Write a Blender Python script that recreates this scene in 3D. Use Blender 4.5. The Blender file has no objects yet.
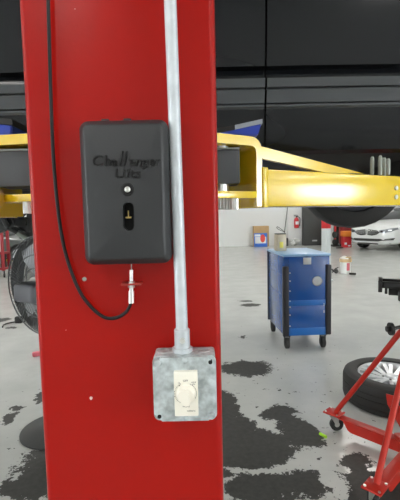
import bpy, bmesh, math, random
from mathutils import Vector as V, Matrix as M
from mathutils.bvhtree import BVHTree
random.seed(7)
S = bpy.context.scene
C = S.collection
R = math.radians
F, H = 400.0, 1.5

# ------------------------------------------------------------------ camera
def cam_axes(t, r):
    t, r = R(t), R(r)
    fw = V((0, math.cos(t), -math.sin(t))); u = V((0, math.sin(t), math.cos(t))); x = V((1, 0, 0))
    return fw, x*math.cos(r) - u*math.sin(r), u*math.cos(r) + x*math.sin(r)
FW, RT, UP = cam_axes(4.7, 1.27)
cd = bpy.data.cameras.new('camera'); cam = bpy.data.objects.new('camera', cd); C.objects.link(cam)
cd.sensor_fit = 'HORIZONTAL'; cd.sensor_width = 36; cd.lens = 36; cd.clip_start = .05; cd.clip_end = 200
cam.matrix_world = M(((RT.x, UP.x, -FW.x, 0), (RT.y, UP.y, -FW.y, 0), (RT.z, UP.z, -FW.z, H), (0, 0, 0, 1)))
S.camera = cam
def ray(x, y): return FW + RT*((x-200)/F) - UP*((y-250)/F)
def at(x, y, d):                      # the point seen at photo position x, y at distance d into the room
    v = ray(x, y); return V((0, 0, H)) + v*(d/v.y)
def fl(x, y, z=0.0):
    v = ray(x, y); return V((0, 0, H)) + v*((z-H)/v.z)

# ------------------------------------------------------------------ materials
MATS = {}
def mat(name, col, rough=.5, metal=0., spec=.5, bump=0, bscale=60, var=0, vscale=8, coat=0, emit=None, es=0, trans=0, alpha=1):
    m = bpy.data.materials.new(name); m.use_nodes = True
    nt = m.node_tree; b = nt.nodes['Principled BSDF']
    b.inputs['Base Color'].default_value = (*col, 1); b.inputs['Roughness'].default_value = rough
    b.inputs['Metallic'].default_value = metal; b.inputs['Specular IOR Level'].default_value = spec
    b.inputs['Coat Weight'].default_value = coat; b.inputs['Coat Roughness'].default_value = .16
    b.inputs['Transmission Weight'].default_value = trans; b.inputs['Alpha'].default_value = alpha
    if emit: b.inputs['Emission Color'].default_value = (*emit, 1); b.inputs['Emission Strength'].default_value = es
    tc = nt.nodes.new('ShaderNodeTexCoord')
    if var:
        n = nt.nodes.new('ShaderNodeTexNoise'); n.inputs['Scale'].default_value = vscale; n.inputs['Detail'].default_value = 6
        nt.links.new(tc.outputs['Object'], n.inputs['Vector'])
        r = nt.nodes.new('ShaderNodeMapRange'); r.inputs['From Min'].default_value = .3; r.inputs['From Max'].default_value = .7
        r.inputs['To Min'].default_value = 1-var; r.inputs['To Max'].default_value = 1+var
        nt.links.new(n.outputs['Fac'], r.inputs['Value'])
        mx = nt.nodes.new('ShaderNodeVectorMath'); mx.operation = 'SCALE'; mx.inputs[0].default_value = col
        nt.links.new(r.outputs['Result'], mx.inputs['Scale']); nt.links.new(mx.outputs[0], b.inputs['Base Color'])
    if bump:
        n2 = nt.nodes.new('ShaderNodeTexNoise'); n2.inputs['Scale'].default_value = bscale; n2.inputs['Detail'].default_value = 3
        nt.links.new(tc.outputs['Object'], n2.inputs['Vector'])
        bp = nt.nodes.new('ShaderNodeBump'); bp.inputs['Strength'].default_value = bump; bp.inputs['Distance'].default_value = .002
        nt.links.new(n2.outputs['Fac'], bp.inputs['Height']); nt.links.new(bp.outputs[0], b.inputs['Normal'])
    MATS[name] = m; return m
mat('post_red', (.34, .005, .0025), .28, spec=.20, bump=.12, bscale=90, var=.03, vscale=3)
mat('jack_red', (.46, .022, .012), .32, spec=.35, var=.05)
mat('dull_red', (.30, .015, .022), .45, var=.08)
mat('yellow', (.84, .60, .008), .20, spec=.75, coat=1.0, bump=.06, bscale=50, var=.05, vscale=6)
mat('yellow_dirty', (.42, .27, .03), .45, var=.2, vscale=20)
mat('black_plastic', (.020, .021, .023), .42, bump=.10, bscale=900)
mat('shaded_plastic', (.0045, .0045, .005), .4, spec=.35)  # shell plastic darkened; shadow around the raised letters is in the colour
mat('black', (.008, .008, .008), .5)
mat('hole', (.003, .003, .003), .9)
mat('rubber', (.016, .016, .015), .65, bump=.1, bscale=120)
mat('cable', (.008, .008, .009), .4, spec=.3)
mat('galv', (.55, .59, .62), .45, .35, var=.10, vscale=45)
mat('cast', (.47, .52, .53), .45, .4, bump=.3, bscale=160, var=.36, vscale=75)
mat('zinc', (.70, .70, .68), .3, .9)
mat('brass', (.55, .40, .15), .35, .9)
mat('ivory', (.84, .81, .71), .38)
mat('ivory_knob', (.86, .82, .72), .32)
mat('print', (.10, .085, .07), .6)
mat('red_tag', (.33, .03, .02), .4)
mat('chip', (.75, .55, .50), .6)
mat('carriage', (.052, .056, .062), .45, bump=.1)
mat('blue_tray', (.015, .05, .42), .4)
mat('silver_paint', (.36, .40, .46), .4, .3)
mat('car_black', (.0065, .0075, .009), .20, spec=.28)
mat('car_sill', (.056, .062, .068), .36)
mat('car_under', (.010, .010, .010), .85)
mat('glass_dark', (.006, .008, .010), .06)
mat('pearl_white', (.80, .82, .82), .18, coat=.5)
mat('grey_paint', (.085, .095, .09), .3, coat=.3)
mat('chrome', (.78, .79, .80), .14, 1.)
mat('alloy', (.72, .74, .76), .28, .55)
mat('alloy_dark', (.04, .04, .045), .5, .3)
mat('lamp_glass', (.30, .33, .36), .1, .3)
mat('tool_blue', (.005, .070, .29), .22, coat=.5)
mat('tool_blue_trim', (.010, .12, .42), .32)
mat('tool_blue_glare', (.28, .48, .74), .32, coat=.3)  # cabinet blue with the glare on its top painted into the colour
mat('bumper_black', (.012, .012, .018), .5)
mat('plate', (.45, .46, .46), .35, .4)
mat('white_dot', (.75, .78, .80), .4)
mat('cardboard', (.50, .33, .16), .8, var=.05)
mat('box_blue', (.05, .17, .62), .55)
mat('box_red', (.75, .07, .05), .55)
mat('box_white', (.80, .83, .86), .6)
mat('can_tan', (.55, .48, .36), .4, .2, var=.08)
mat('can_yellow', (.80, .68, .10), .5)
mat('ext_red', (.62, .03, .04), .3)
mat('cab_dark', (.050, .052, .050), .5)
mat('post_grey', (.56, .60, .61), .5)
mat('orange', (.85, .26, .03), .45)
mat('bucket_white', (.80, .82, .80), .45)
mat('tan', (.66, .48, .26), .6)
mat('label_pink', (.70, .16, .20), .5)
mat('rag_white', (.80, .80, .76), .8)
mat('dark_grey', (.035, .037, .036), .55)
mat('fan_grey', (.115, .12, .125), .45)
mat('fan_motor', (.12, .125, .14), .5)
mat('blade', (.30, .31, .32), .45, .2)
mat('cart_white', (.72, .74, .74), .5)
mat('lime', (.42, .80, .03), .5)
mat('pale_metal', (.33, .36, .32), .45, .4)
mat('bag_grey', (.55, .56, .54), .7, var=.1, vscale=20)
mat('wall_paint', (.80, .815, .81), .75, var=.015, vscale=.6)
mat('ceiling_paint', (.62, .63, .62), .9)
mat('dim_wall_grey', (.30, .31, .31), .8)
mat('lamp_on', (1, 1, 1), .5, emit=(1, .97, .92), es=34.0)

# ------------------------------------------------------------------ mesh builder
def frame_z(d):
    d = V(d).normalized(); return d.to_track_quat('Z', 'Y').to_matrix().to_4x4()
class MB:
    def __init__(s): s.b = bmesh.new(); s.mats = []
    def mi(s, m):
        if m not in s.mats: s.mats.append(m)
        return s.mats.index(m)
    def _paint(s, faces, m):
        if m is not None:
            i = s.mi(m)
            for f in faces: f.material_index = i
    def box(s, c, d, rot=None, bev=0, seg=2, m=None):
        X = M.Translation(c) @ (rot.to_4x4() if rot is not None else M.Identity(4)) @ M.Diagonal((*d, 1))
        r = bmesh.ops.create_cube(s.b, size=1, matrix=X); vs = r['verts']
        fs = list({f for v in vs for f in v.link_faces})
        s._paint(fs, m)
        if bev:
            es = list({e for v in vs for e in v.link_edges})
            r = bmesh.ops.bevel(s.b, geom=es, offset=bev, segments=seg, affect='EDGES', profile=.5)
            s._paint(r['faces'], m)
        return s
    def bb(s, lo, hi, bev=0, m=None):
        lo, hi = V(lo), V(hi); return s.box((lo+hi)/2, hi-lo, bev=bev, m=m)
    def cone(s, p0, p1, r0, r1=None, n=20, cap=True, m=None):
        p0, p1 = V(p0), V(p1); r1 = r0 if r1 is None else r1
        X = M.Translation((p0+p1)/2) @ frame_z(p1-p0)
        r = bmesh.ops.create_cone(s.b, cap_ends=cap, segments=n, radius1=r0, radius2=r1, depth=(p1-p0).length, matrix=X)
        s._paint({f for v in r['verts'] for f in v.link_faces}, m); return s
    def ball(s, c, r, n=16, sc=(1, 1, 1), m=None):
        q = bmesh.ops.create_uvsphere(s.b, u_segments=n, v_segments=max(6, n//2), radius=r, matrix=M.Translation(c) @ M.Diagonal((*sc, 1)))
        s._paint({f for v in q['verts'] for f in v.link_faces}, m); return s
    def tube(s, pts, r, n=10, closed=False, m=None):
        pts = [V(p) for p in pts]; k = len(pts); rings = []; up = None
        for i, p in enumerate(pts):
            a = pts[(i-1) % k] if (closed or i > 0) else p; b = pts[(i+1) % k] if (closed or i < k-1) else p
            t = (b-a).normalized()
            if up is None: up = t.orthogonal().normalized()
            up = (up - t*up.dot(t)).normalized(); w = t.cross(up)
            rr = r[i] if isinstance(r, (list, tuple)) else r
            rings.append([s.b.verts.new(p + (up*math.cos(2*math.pi*j/n) + w*math.sin(2*math.pi*j/n))*rr) for j in range(n)])
        fs = []
        for i in range(k if closed else k-1):
            A, B = rings[i], rings[(i+1) % k]
            for j in range(n): fs.append(s.b.faces.new((A[j], A[(j+1) % n], B[(j+1) % n], B[j])))
        if not closed: fs.append(s.b.faces.new(rings[0][::-1])); fs.append(s.b.faces.new(rings[-1]))
        s._paint(fs, m); return s
    def prism(s, poly, X, t, m=None):              # poly in the XY plane of X, thickness t along its Z
        a = [s.b.verts.new(X @ V((x, y, 0))) for x, y in poly]; b = [s.b.verts.new(X @ V((x, y, t))) for x, y in poly]
        n = len(poly); fs = [s.b.faces.new(a[::-1]), s.b.faces.new(b)]
        for i in range(n): fs.append(s.b.faces.new((a[i], a[(i+1) % n], b[(i+1) % n], b[i])))
        s._paint(fs, m); return s
    def lathe(s, prof, X, n=32, m=None, closed=False):           # prof (radius, height)
        rings = [[s.b.verts.new(X @ V((r*math.cos(2*math.pi*j/n), r*math.sin(2*math.pi*j/n), h))) for j in range(n)] for r, h in prof]
        fs = []
        k = len(rings)
        for i in range(k if closed else k-1):
            A, B = rings[i], rings[(i+1) % k]
            for j in range(n): fs.append(s.b.faces.new((A[j], A[(j+1) % n], B[(j+1) % n], B[j])))
        if not closed:
            fs.append(s.b.faces.new(rings[0][::-1])); fs.append(s.b.faces.new(rings[-1]))
        s._paint(fs, m); return s
    def build(s, name, m, parent=None, org=None, smooth=38, recalc=True):
        if recalc: bmesh.ops.recalc_face_normals(s.b, faces=s.b.faces[:])
        o3 = V((0, 0, 0))
        if parent is not None:
            q = parent
            while q is not None: o3 = o3 + q.location; q = q.parent
        bmesh.ops.translate(s.b, verts=s.b.verts[:], vec=-o3)
        if parent is None and org is not None: bmesh.ops.translate(s.b, verts=s.b.verts[:], vec=-V(org))
        for f in s.b.faces: f.smooth = True
        for e in s.b.edges:
            if len(e.link_faces) == 2 and e.calc_face_angle(0) > R(smooth): e.smooth = False
        me = bpy.data.meshes.new(name); s.b.to_mesh(me); s.b.free()
        used = [m] + [x for x in s.mats]
        if s.mats:
            # faces painted carry index into s.mats; keep that order, the default material goes first only when unpainted
            used = s.mats
        for x in used: me.materials.append(MATS[x])
        ob = bpy.data.objects.new(name, me); C.objects.link(ob)
        if parent is not None: ob.parent = parent
        elif org is not None: ob.location = org
        return ob
def tag(o, label, cat, group=None):
    o['label'] = label; o['category'] = cat
    if group: o['group'] = group
    return o
def thing(name, loc, label, cat, group=None, rz=0):
    o = bpy.data.objects.new(name, None); C.objects.link(o); o.location = loc; o.rotation_euler.z = rz; o.empty_display_size = .1
    return tag(o, label, cat, group)
def struct(o): o['kind'] = 'structure'; return o
def rotz(a): return M.Rotation(a, 3, 'Z')
def text_mesh(txt, X, size, ext, m, name, parent, shear=0, offset=0, spacing=1., align='CENTER'):
    cu = bpy.data.curves.new('t', 'FONT'); cu.body = txt; cu.size = size; cu.extrude = ext; cu.shear = shear; cu.offset = offset
    cu.space_character = spacing; cu.align_x = align; cu.resolution_u = 3
    t = bpy.data.objects.new('t', cu); C.objects.link(t)
    dg = bpy.context.evaluated_depsgraph_get(); me = bpy.data.meshes.new_from_object(t.evaluated_get(dg))
    bpy.data.objects.remove(t)
    b = MB(); b.b.from_mesh(me); bpy.data.meshes.remove(me)
    for f in b.b.faces: f.material_index = 0
    bmesh.ops.transform(b.b, matrix=X, verts=b.b.verts[:])
    return b
def smooth_path(pts, k=8):
    pts = [V(p) for p in pts]; out = []
    P = [pts[0]*2-pts[1]] + pts + [pts[-1]*2-pts[-2]]
    for i in range(1, len(P)-2):
        for j in range(k):
            t = j/k; a, b, c, d = P[i-1:i+3]
            out.append(.5*((2*b) + (c-a)*t + (2*a-5*b+4*c-d)*t*t + (3*b-a-3*c+d)*t**3))
    return out + [pts[-1]]
FACE = M(((1, 0, 0, 0), (0, 0, -1, 0), (0, 1, 0, 0), (0, 0, 0, 1)))   # local x right, y up, z toward the camera (-Y)
def face_at(p): return M.Translation(p) @ FACE
def rrect(w, h, r, n=5):
    o = []
    for cx, cy, a in ((w/2-r, h/2-r, 0), (-w/2+r, h/2-r, 90), (-w/2+r, -h/2+r, 180), (w/2-r, -h/2+r, 270)):
        for i in range(n+1): t = R(a+90*i/n); o.append((cx+r*math.cos(t), cy+r*math.sin(t)))
    return o

# ------------------------------------------------------------------ floor
def floor_material():
    m = bpy.data.materials.new('epoxy_floor'); m.use_nodes = True; nt = m.node_tree; N = nt.nodes; L = nt.links
    b = N['Principled BSDF']
    tc = N.new('ShaderNodeTexCoord')
    def math_(op, a, bb=None, c=None):
        n = N.new('ShaderNodeMath'); n.operation = op
        for i, v in enumerate((a, bb, c)):
            if v is None: continue
            if isinstance(v, (int, float)): n.inputs[i].default_value = v
            else: L.new(v, n.inputs[i])
        return n.outputs[0]
    def noise(scale, detail=4, rough=.6, vec=None):
        n = N.new('ShaderNodeTexNoise'); n.inputs['Scale'].default_value = scale; n.inputs['Detail'].default_value = detail
        n.inputs['Roughness'].default_value = rough; L.new(vec or tc.outputs['Object'], n.inputs['Vector']); return n
    # ragged edge: jitter the coordinate
    nz = noise(5.5, 6, .72)
    sub = N.new('ShaderNodeVectorMath'); sub.operation = 'SUBTRACT'; L.new(nz.outputs['Color'], sub.inputs[0]); sub.inputs[1].default_value = (.5, .5, .5)
    sc = N.new('ShaderNodeVectorMath'); sc.operation = 'SCALE'; L.new(sub.outputs[0], sc.inputs[0]); sc.inputs['Scale'].default_value = .30
    add = N.new('ShaderNodeVectorMath'); add.operation = 'ADD'; L.new(tc.outputs['Object'], add.inputs[0]); L.new(sc.outputs[0], add.inputs[1])
    def blob(px, py, rx, ry, strength=1.):
        c = fl(px, py); ex = (fl(px+rx, py)-fl(px-rx, py)).length/2; ey = abs(fl(px, py+ry).y-fl(px, py-ry).y)/2
        s1 = N.new('ShaderNodeVectorMath'); s1.operation = 'SUBTRACT'; L.new(add.outputs[0], s1.inputs[0]); s1.inputs[1].default_value = (c.x, c.y, 0)
        s2 = N.new('ShaderNodeVectorMath'); s2.operation = 'MULTIPLY'; L.new(s1.outputs[0], s2.inputs[0]); s2.inputs[1].default_value = (1/ex, 1/ey, 0)
        s3 = N.new('ShaderNodeVectorMath'); s3.operation = 'LENGTH'; L.new(s2.outputs[0], s3.inputs[0])
        return math_('MULTIPLY', math_('SUBTRACT', 1., s3.outputs['Value']), strength)
    dark = [(246, 368, 27, 8), (226, 405, 12, 17), (232, 430, 26, 18), (255, 447, 42, 19), (236, 463, 34, 13), (282, 413, 19, 8), (303, 436, 22, 12),
            (292, 425, 16, 14), (262, 488, 40, 16), (310, 484, 34, 15), (366, 486, 46, 17), (357, 463, 15, 11), (395, 490, 30, 20), (310, 432, 10, 12),
            (33, 485, 26, 16), (12, 489, 14, 10), (12, 417, 6, 6), (18, 408, 4, 3), (41, 397, 5, 6), (38, 453, 8, 4), (2, 320, 6, 2.2),
            (251, 305, 11, 1.4), (246, 301, 7, .9), (243, 337, 3, 1.5), (10, 328, 5, .9), (100, 460, 80, 30), (150, 520, 260, 14), (265, 414, 6, 4)]
    light = [(331, 482, 11, 17), (330, 476, 13, 6), (258, 470, 36, 3.2), (298, 415, 6, 3)]
    acc = None
    for q in dark:
        v = blob(*q); acc = v if acc is None else math_('MAXIMUM', acc, v)
    for q in light:
        v = blob(*q, 1.6); acc = math_('MINIMUM', acc, math_('MULTIPLY', v, -1.))
    # specks of paint loss, denser close to the lift
    sp = noise(16, 5, .65); cl = noise(1.3, 2)
    dst = N.new('ShaderNodeVectorMath'); dst.operation = 'DISTANCE'; L.new(tc.outputs['Object'], dst.inputs[0]); dst.inputs[1].default_value = (.3, 2., 0)
    near = math_('MULTIPLY', math_('SUBTRACT', 3.6, dst.outputs['Value']), .035)
    near = math_('MINIMUM', near, .075)
    spk = math_('SUBTRACT', math_('ADD', sp.outputs['Fac'], near), .715)
    spk = math_('MULTIPLY', spk, 6.)
    fine = noise(60, 3, .6)
    mid = noise(15, 8, .75)
    acc = math_('ADD', acc, math_('MULTIPLY', math_('SUBTRACT', fine.outputs['Fac'], .5), .25))
    acc = math_('ADD', acc, math_('MULTIPLY', math_('SUBTRACT', mid.outputs['Fac'], .5), 1.0))
    acc = math_('MAXIMUM', acc, spk)
    mask = N.new('ShaderNodeMapRange'); mask.inputs['From Min'].default_value = -.02; mask.inputs['From Max'].default_value = .03
    L.new(acc, mask.inputs['Value'])
    tone = noise(2.2, 5, .6); fine2 = noise(30, 4)
    cr = N.new('ShaderNodeValToRGB'); cr.color_ramp.elements[0].position = .3; cr.color_ramp.elements[1].position = .7
    cr.color_ramp.elements[0].color = (.46, .475, .455, 1); cr.color_ramp.elements[1].color = (.54, .55, .53, 1)
    L.new(tone.outputs['Fac'], cr.inputs[0])
    cr2 = N.new('ShaderNodeValToRGB'); cr2.color_ramp.elements[0].position = .3; cr2.color_ramp.elements[1].position = .75
    cr2.color_ramp.elements[0].color = (.020, .0205, .018, 1); cr2.color_ramp.elements[1].color = (.042, .042, .037, 1)
    L.new(fine2.outputs['Fac'], cr2.inputs[0])
    mx = N.new('ShaderNodeMix'); mx.data_type = 'RGBA'; L.new(mask.outputs['Result'], mx.inputs['Factor'])
    L.new(cr.outputs[0], mx.inputs[6]); L.new(cr2.outputs[0], mx.inputs[7]); L.new(mx.outputs[2], b.inputs['Base Color'])
    rg = N.new('ShaderNodeMapRange'); rg.inputs['To Min'].default_value = .20; rg.inputs['To Max'].default_value = .6
    L.new(mask.outputs['Result'], rg.inputs['Value']); L.new(rg.outputs['Result'], b.inputs['Roughness'])
    bp = N.new('ShaderNodeBump'); bp.inputs['Strength'].default_value = .25; bp.inputs['Distance'].default_value = .004
    bn = noise(9, 3); L.new(bn.outputs['Fac'], bp.inputs['Height']); L.new(bp.outputs[0], b.inputs['Normal'])
    MATS['epoxy_floor'] = m
floor_material()

# ------------------------------------------------------------------ room
X0, X1, Y0, Y1, ZC = -14., 15., -9., 20., 6.
struct(MB().bb((X0-.2, Y0-.2, -.2), (X1+.2, Y1+.2, 0)).build('floor', 'epoxy_floor'))
struct(MB().bb((X0-.2, Y0-.2, ZC), (X1+.2, Y1+.2, ZC+.2)).build('ceiling', 'ceiling_paint'))
struct(MB().bb((X0-.2, Y1, 0), (X1+.2, Y1+.2, ZC)).build('wall_back', 'wall_paint'))
def side_wall(name, x, gaps, h=4.4):
    b = MB(); y = Y0
    for a, c in gaps:
        if a > y: b.bb((x-.1, y, 0), (x+.1, a, ZC))
        b.bb((x-.1, a, h), (x+.1, c, ZC)); y = c
    if y < Y1: b.bb((x-.1, y, 0), (x+.1, Y1, ZC))
    struct(b.build(name, 'dim_wall_grey' if x > 0 else 'wall_paint'))  # unseen right wall greyed to dim its reflection on the yellow beam
side_wall('wall_right', X1+.1, [(-8.6, -3.2)], 4.0)
side_wall('wall_left', X0-.1, [(-7.0, -2.5)], 4.0)
b = MB().bb((X0, Y0-.2, 0), (X1, Y0, ZC))
struct(b.build('wall_front', 'wall_paint'))
# a shallow pilaster on the back wall, carrying the extinguisher
pw0, pw1 = at(287.5, 230, 19.85).x, at(303, 230, 19.85).x
struct(MB().bb((pw0, 19.82, 0), (pw1, 20, ZC), bev=.01).build('trim_1', 'wall_paint'))
# ceiling lamps
lamps = []
for ix, x in enumerate((-9.6, -2.7, 4.4, 11.2)):
    for iy, y in enumerate((-5.6, -1.5, 5.2, 10.6, 16.4)):
        lamps.append((x, y))
for i, (x, y) in enumerate(lamps):
    if i == 0:
        t = thing('ceiling_lamp', (x, y, 5.6), 'long white ceiling lamp with a glowing diffuser hung below the ceiling', 'lamp', 'ceiling lamps')
        MB().bb((x-.2, y-1.25, 5.62), (x+.2, y+1.25, 5.72), bev=.01).build('housing', 'wall_paint', t)
        MB().bb((x-.17, y-1.22, 5.6), (x+.17, y+1.22, 5.62)).build('diffuser', 'lamp_on', t)
        for yy in (y-.9, y+.9): MB().cone((x, yy, 5.72), (x, yy, 6.0), .006, n=6).build('hanger', 'zinc', t)
        lamp0 = t
    else:
        t = lamp0.copy(); C.objects.link(t); t.location = (x, y, 5.6)
        for ch in lamp0.children:
            c = ch.copy(); C.objects.link(c); c.parent = t

# ------------------------------------------------------------------ the lift
PL, PR, PY, PD = -.2600, .030, .615, .25
pc = (PL+PR)/2
lift = thing('vehicle_lift', (pc, PY+.12, 0), 'tall red steel lift column with yellow swing arms filling the foreground', 'lift')
def chan_profile(w, d, t, r, n=6):
    out = []
    for cx, a0 in ((-w/2+r, 180), (w/2-r, 270)):
        for i in range(n+1): a = R(a0+90*i/n); out.append((cx+r*math.cos(a), r+r*math.sin(a)))
    o = [(-w/2, d)] + out + [(w/2, d), (w/2-.05, d), (w/2-.05, d-t), (w/2-t, d-t), (w/2-t, t+.004), (-w/2+t, t+.004), (-w/2+t, d-t), (-w/2+.05, d-t), (-w/2+.05, d)]
    return o
col = MB().prism(chan_profile(PR-PL, PD, .008, .011), M.Translation((pc, PY, .02)), 3.7).build('column', 'post_red', lift)
MB().bb((PL-.1, PY-.1, 0), (PR+.1, PY+PD+.1, .02), bev=.003).build('base_plate', 'post_red', lift)
k = MB()
for px, py, rr, in ((84.5, 279, .0034),):
    p = at(px, py, PY); k.lathe([(rr, 0), (rr, .002), (rr*.6, .0035)], face_at(p), 14)
k.build('screw', 'pale_metal', lift)
for px, py, rr in ((91, 398, .0032), (75, 9, .0007), (66, 330, .0007)):
    k = MB(); p = at(px, py, PY); k.prism([(rr*math.cos(a)*random.uniform(.7, 1.1), rr*math.sin(a)*random.uniform(.7, 1.1)) for a in [i*.785 for i in range(8)]], face_at(p+V((0, -.0001, 0))), .0004); k.build('paint_chip', 'chip', lift)
# carriage
cg = MB()
cg.bb((PL+.03, PY+.10, 1.25), (PR-.03, PY+.36, 2.0), bev=.004)
cg.bb((-.30, 1.02, 1.582), (.105, 1.10, 1.668), bev=.004)
cg = cg.build('carriage', 'carriage', lift)
MB().bb((-.484, .962, 1.582), (-.24, 1.05, 1.666), bev=.003).build('pivot_block', 'carriage', cg)
MB().bb((-.486, .960, 1.666), (-.24, 1.05, 1.670)).build('edge_strip', 'pale_metal', cg)  # pale strips added along the top edges of both blocks
MB().bb((-.20, 1.018, 1.668), (.105, 1.10, 1.672)).build('edge_strip', 'pale_metal', cg)

def make_arm(A, ang, mirror, zb, zt, L, brace=True, gs=-.105):
    # A: near lower corner where the beam leaves the yoke; u along the beam, v to the far side
    u = V((math.cos(ang), math.sin(ang), 0)); v = V((-math.sin(ang), math.cos(ang), 0))
    if mirror: v = -v if v.y < 0 else v
    def fr(o): return M(((u.x, v.x, 0, o.x), (u.y, v.y, 0, o.y), (0, 0, 1, o.z), (0, 0, 0, 1)))
    O = fr(V((A.x, A.y, 0)))
    rot = O.to_3x3()
    def bx(mb, lo, hi, bev=.003):
        lo, hi = V(lo), V(hi); mb.box(O @ ((lo+hi)/2), hi-lo, rot=rot, bev=bev); return mb
    W = .135
    arm = bx(MB(), (0, .004, zb), (L, W, zt), .005).build('arm', 'yellow', lift)
    # end collar, where beam and yoke meet
    bx(MB(), (-.012, -.004, zb-.003), (.006, W+.004, zt+.004), .003).build('collar', 'yellow', arm)
    # yoke: bent plate, top, end, bottom; profile in the u-z plane, extruded along v
    zT, t, r = 1.700, .023, .034
    s0 = -.33
    prof = [(s0, zT), (-.012-r, zT)]
    for i in range(1, 7): a = R(90-15*i); prof.append((-.012-r+r*math.cos(a), zT-r+r*math.sin(a)))
    prof += [(-.012, zb), (-.030, zb)]
    ri = r-.018
    prof += [(-.030, zT-t-ri)]
    for i in range(1, 6): a = R(15*i*1.2); prof.append((-.030-ri+ri*math.cos(a), zT-t-ri+ri*math.sin(a)))
    prof += [(s0, zT-t)]
    XY = O @ M(((1, 0, 0, 0), (0, 0, 1, 0), (0, 1, 0, 0), (0, 0, 0, 1)))   # x->u, y->z, z->v
    MB().prism(prof, XY, W).build('yoke', 'yellow', arm)
    bx(MB(), (s0, .0, 1.545), (-.028, W, 1.563), .002).build('bottom_plate', 'yellow', arm)
    if brace:
        # sloping rib from the yoke top down onto the beam
        P = [(-.02, zT-.004), (.53, zt+.0), (.33, zt+.0), (-.02, zT-.036)]
        MB().prism(P, XY @ M.Translation((0, 0, .055)), .014).build('brace', 'yellow', arm)
    # restraint gear on the pivot pin
    g = MB(); gp = O @ V((gs, .055, 0)); n = 36; poly = []
    for i in range(n*2):
        a = math.pi*i/n; rr = .045 if i % 2 else .041; poly.append((rr*math.cos(a), rr*math.sin(a)))
    g.prism(poly, M.Translation((gp.x, gp.y, 1.518)), .027)
    g.build('gear', 'zinc', arm)
    MB().cone((gp.x, gp.y, 1.555), (gp.x, gp.y, 1.712), .022, n=20).build('pivot_pin', 'zinc', arm)
    # lift pad at the tip
    e = O @ V((L-.08, W/2, 0))
    MB().cone((e.x, e.y, zt), (e.x, e.y, 1.70), .03, n=20).cone((e.x, e.y, 1.70), (e.x, e.y, 1.722), .06, n=24).build('lift_pad', 'rubber', arm)
    return arm, O
A = at(266, 200, 1.05)
ang = math.atan2(.5, .86)
armR, OR_ = make_arm(A, ang, False, 1.524, 1.621, 1.15)
# bolt pair near the frame edge, adapter pins standing in their holder
k = MB()
for py in (188, 197):
    p = at(396, py, 1.33); u = OR_.inverted() @ p
    q = OR_ @ V((u.x, .004, u.z)); nrm = -(OR_.to_3x3() @ V((0, 1, 0)))
    k.cone(q, q+nrm*.004, .0075, n=12)
k.build('bolt', 'zinc', armR)
hp = OR_ @ V((.40, .09, 0))
prn = MB(); prn.box(OR_ @ V((.44, .085, 1.625)), (.10, .08, .008), rot=OR_.to_3x3(), bev=.002); prn.build('pin_holder', 'dark_grey', armR)
for px, top in ((372, 158), (380, 157), (384, 159), (388, 160)):
    d = 1.33 if px in (372, 384) else 1.30
    p = at(px, 175, d); q = at(px, top, d)
    k = MB().cone((p.x, p.y, 1.622), (p.x, p.y, q.z), .0062, n=12).cone((p.x, p.y, q.z), (p.x, p.y, q.z+.005), .0062, .003, n=12)
    for j in range(5): k.cone((p.x, p.y, 1.633+j*.008), (p.x, p.y, 1.636+j*.008), .0072, n=12)
    k.build('adapter_pin', 'pale_metal', armR)
AL = at(-22, 200, .955)
uL = math.pi-R(8)
armL, OL_ = make_arm(AL, uL, True, 1.512, 1.60, 1.1, brace=False, gs=-.132)
k = MB(); p = at(1, 199, .93); k.cone((p.x, .93, p.z), (p.x-.12, .93, p.z), .019, n=20); k.build('spring_tube', 'yellow', armL)

# blue trays on the arms
def tray(name, P, depth, label, dark_from):
    # P: four points of the near face, in photo order: bottom left, bottom right, top right, top left
    t = thing(name, (P[0]+P[1])/2, label, 'tray', 'blue trays on the lift arms')
    dv = V((0, depth, 0)); b = MB()
    v = [b.b.verts.new(p) for p in P] + [b.b.verts.new(p+dv) for p in P]
    for f in ((0, 1, 2, 3), (7, 6, 5, 4), (0, 4, 5, 1), (1, 5, 6, 2), (2, 6, 7, 3), (3, 7, 4, 0)): b.b.faces.new([v[i] for i in f])
    bmesh.ops.bevel(b.b, geom=b.b.edges[:], offset=.003, segments=2, affect='EDGES')
    b.build('tray_body', 'blue_tray', t)
    return t
P = [at(214, 139.5, 1.02), at(258, 139.5, 1.02), at(261.5, 123, 1.02), at(214, 133, 1.02)]
P[0].z = P[1].z = 1.7005
t = tray('tray', P, .09, 'blue tray with a silver rim lying on the arm right of the column', 0)
k = MB()
a, c = at(235, 129.5, 1.0195), at(262.5, 123.4, 1.0195)
up_ = V((0, 0, .011))
def bar(mb, a, c, h, d):
    v = [mb.b.verts.new(p) for p in (a, c, c+V((0, 0, h)), a+V((0, 0, h)), a+V((0, d, 0)), c+V((0, d, 0)), c+V((0, d, h)), a+V((0, d, h)))]
    for f in ((0, 1, 2, 3), (7, 6, 5, 4), (0, 4, 5, 1), (1, 5, 6, 2), (2, 6, 7, 3), (3, 7, 4, 0)): mb.b.faces.new([v[i] for i in f])
bar(k, a, c, .011, .09); k.build('rim', 'silver_paint', t)
k = MB(); bar(k, at(214, 133.5, 1.0195), at(235, 129.8, 1.0195), .012, .09); k.build('grip', 'black', t)
P = [at(-14, 132, .96), at(11.5, 132, .96), at(12, 125, .96), at(-14, 122.5, .96)]
P[0].z = P[1].z = 1.7005
t = tray('tray', P, .09, 'blue tray with a black rim lying on the arm left of the column', 0)
k = MB(); bar(k, at(-14, 122.7, .9595), at(12.5, 125.2, .9595), .014, .09); k.build('rim', 'black', t)

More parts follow.
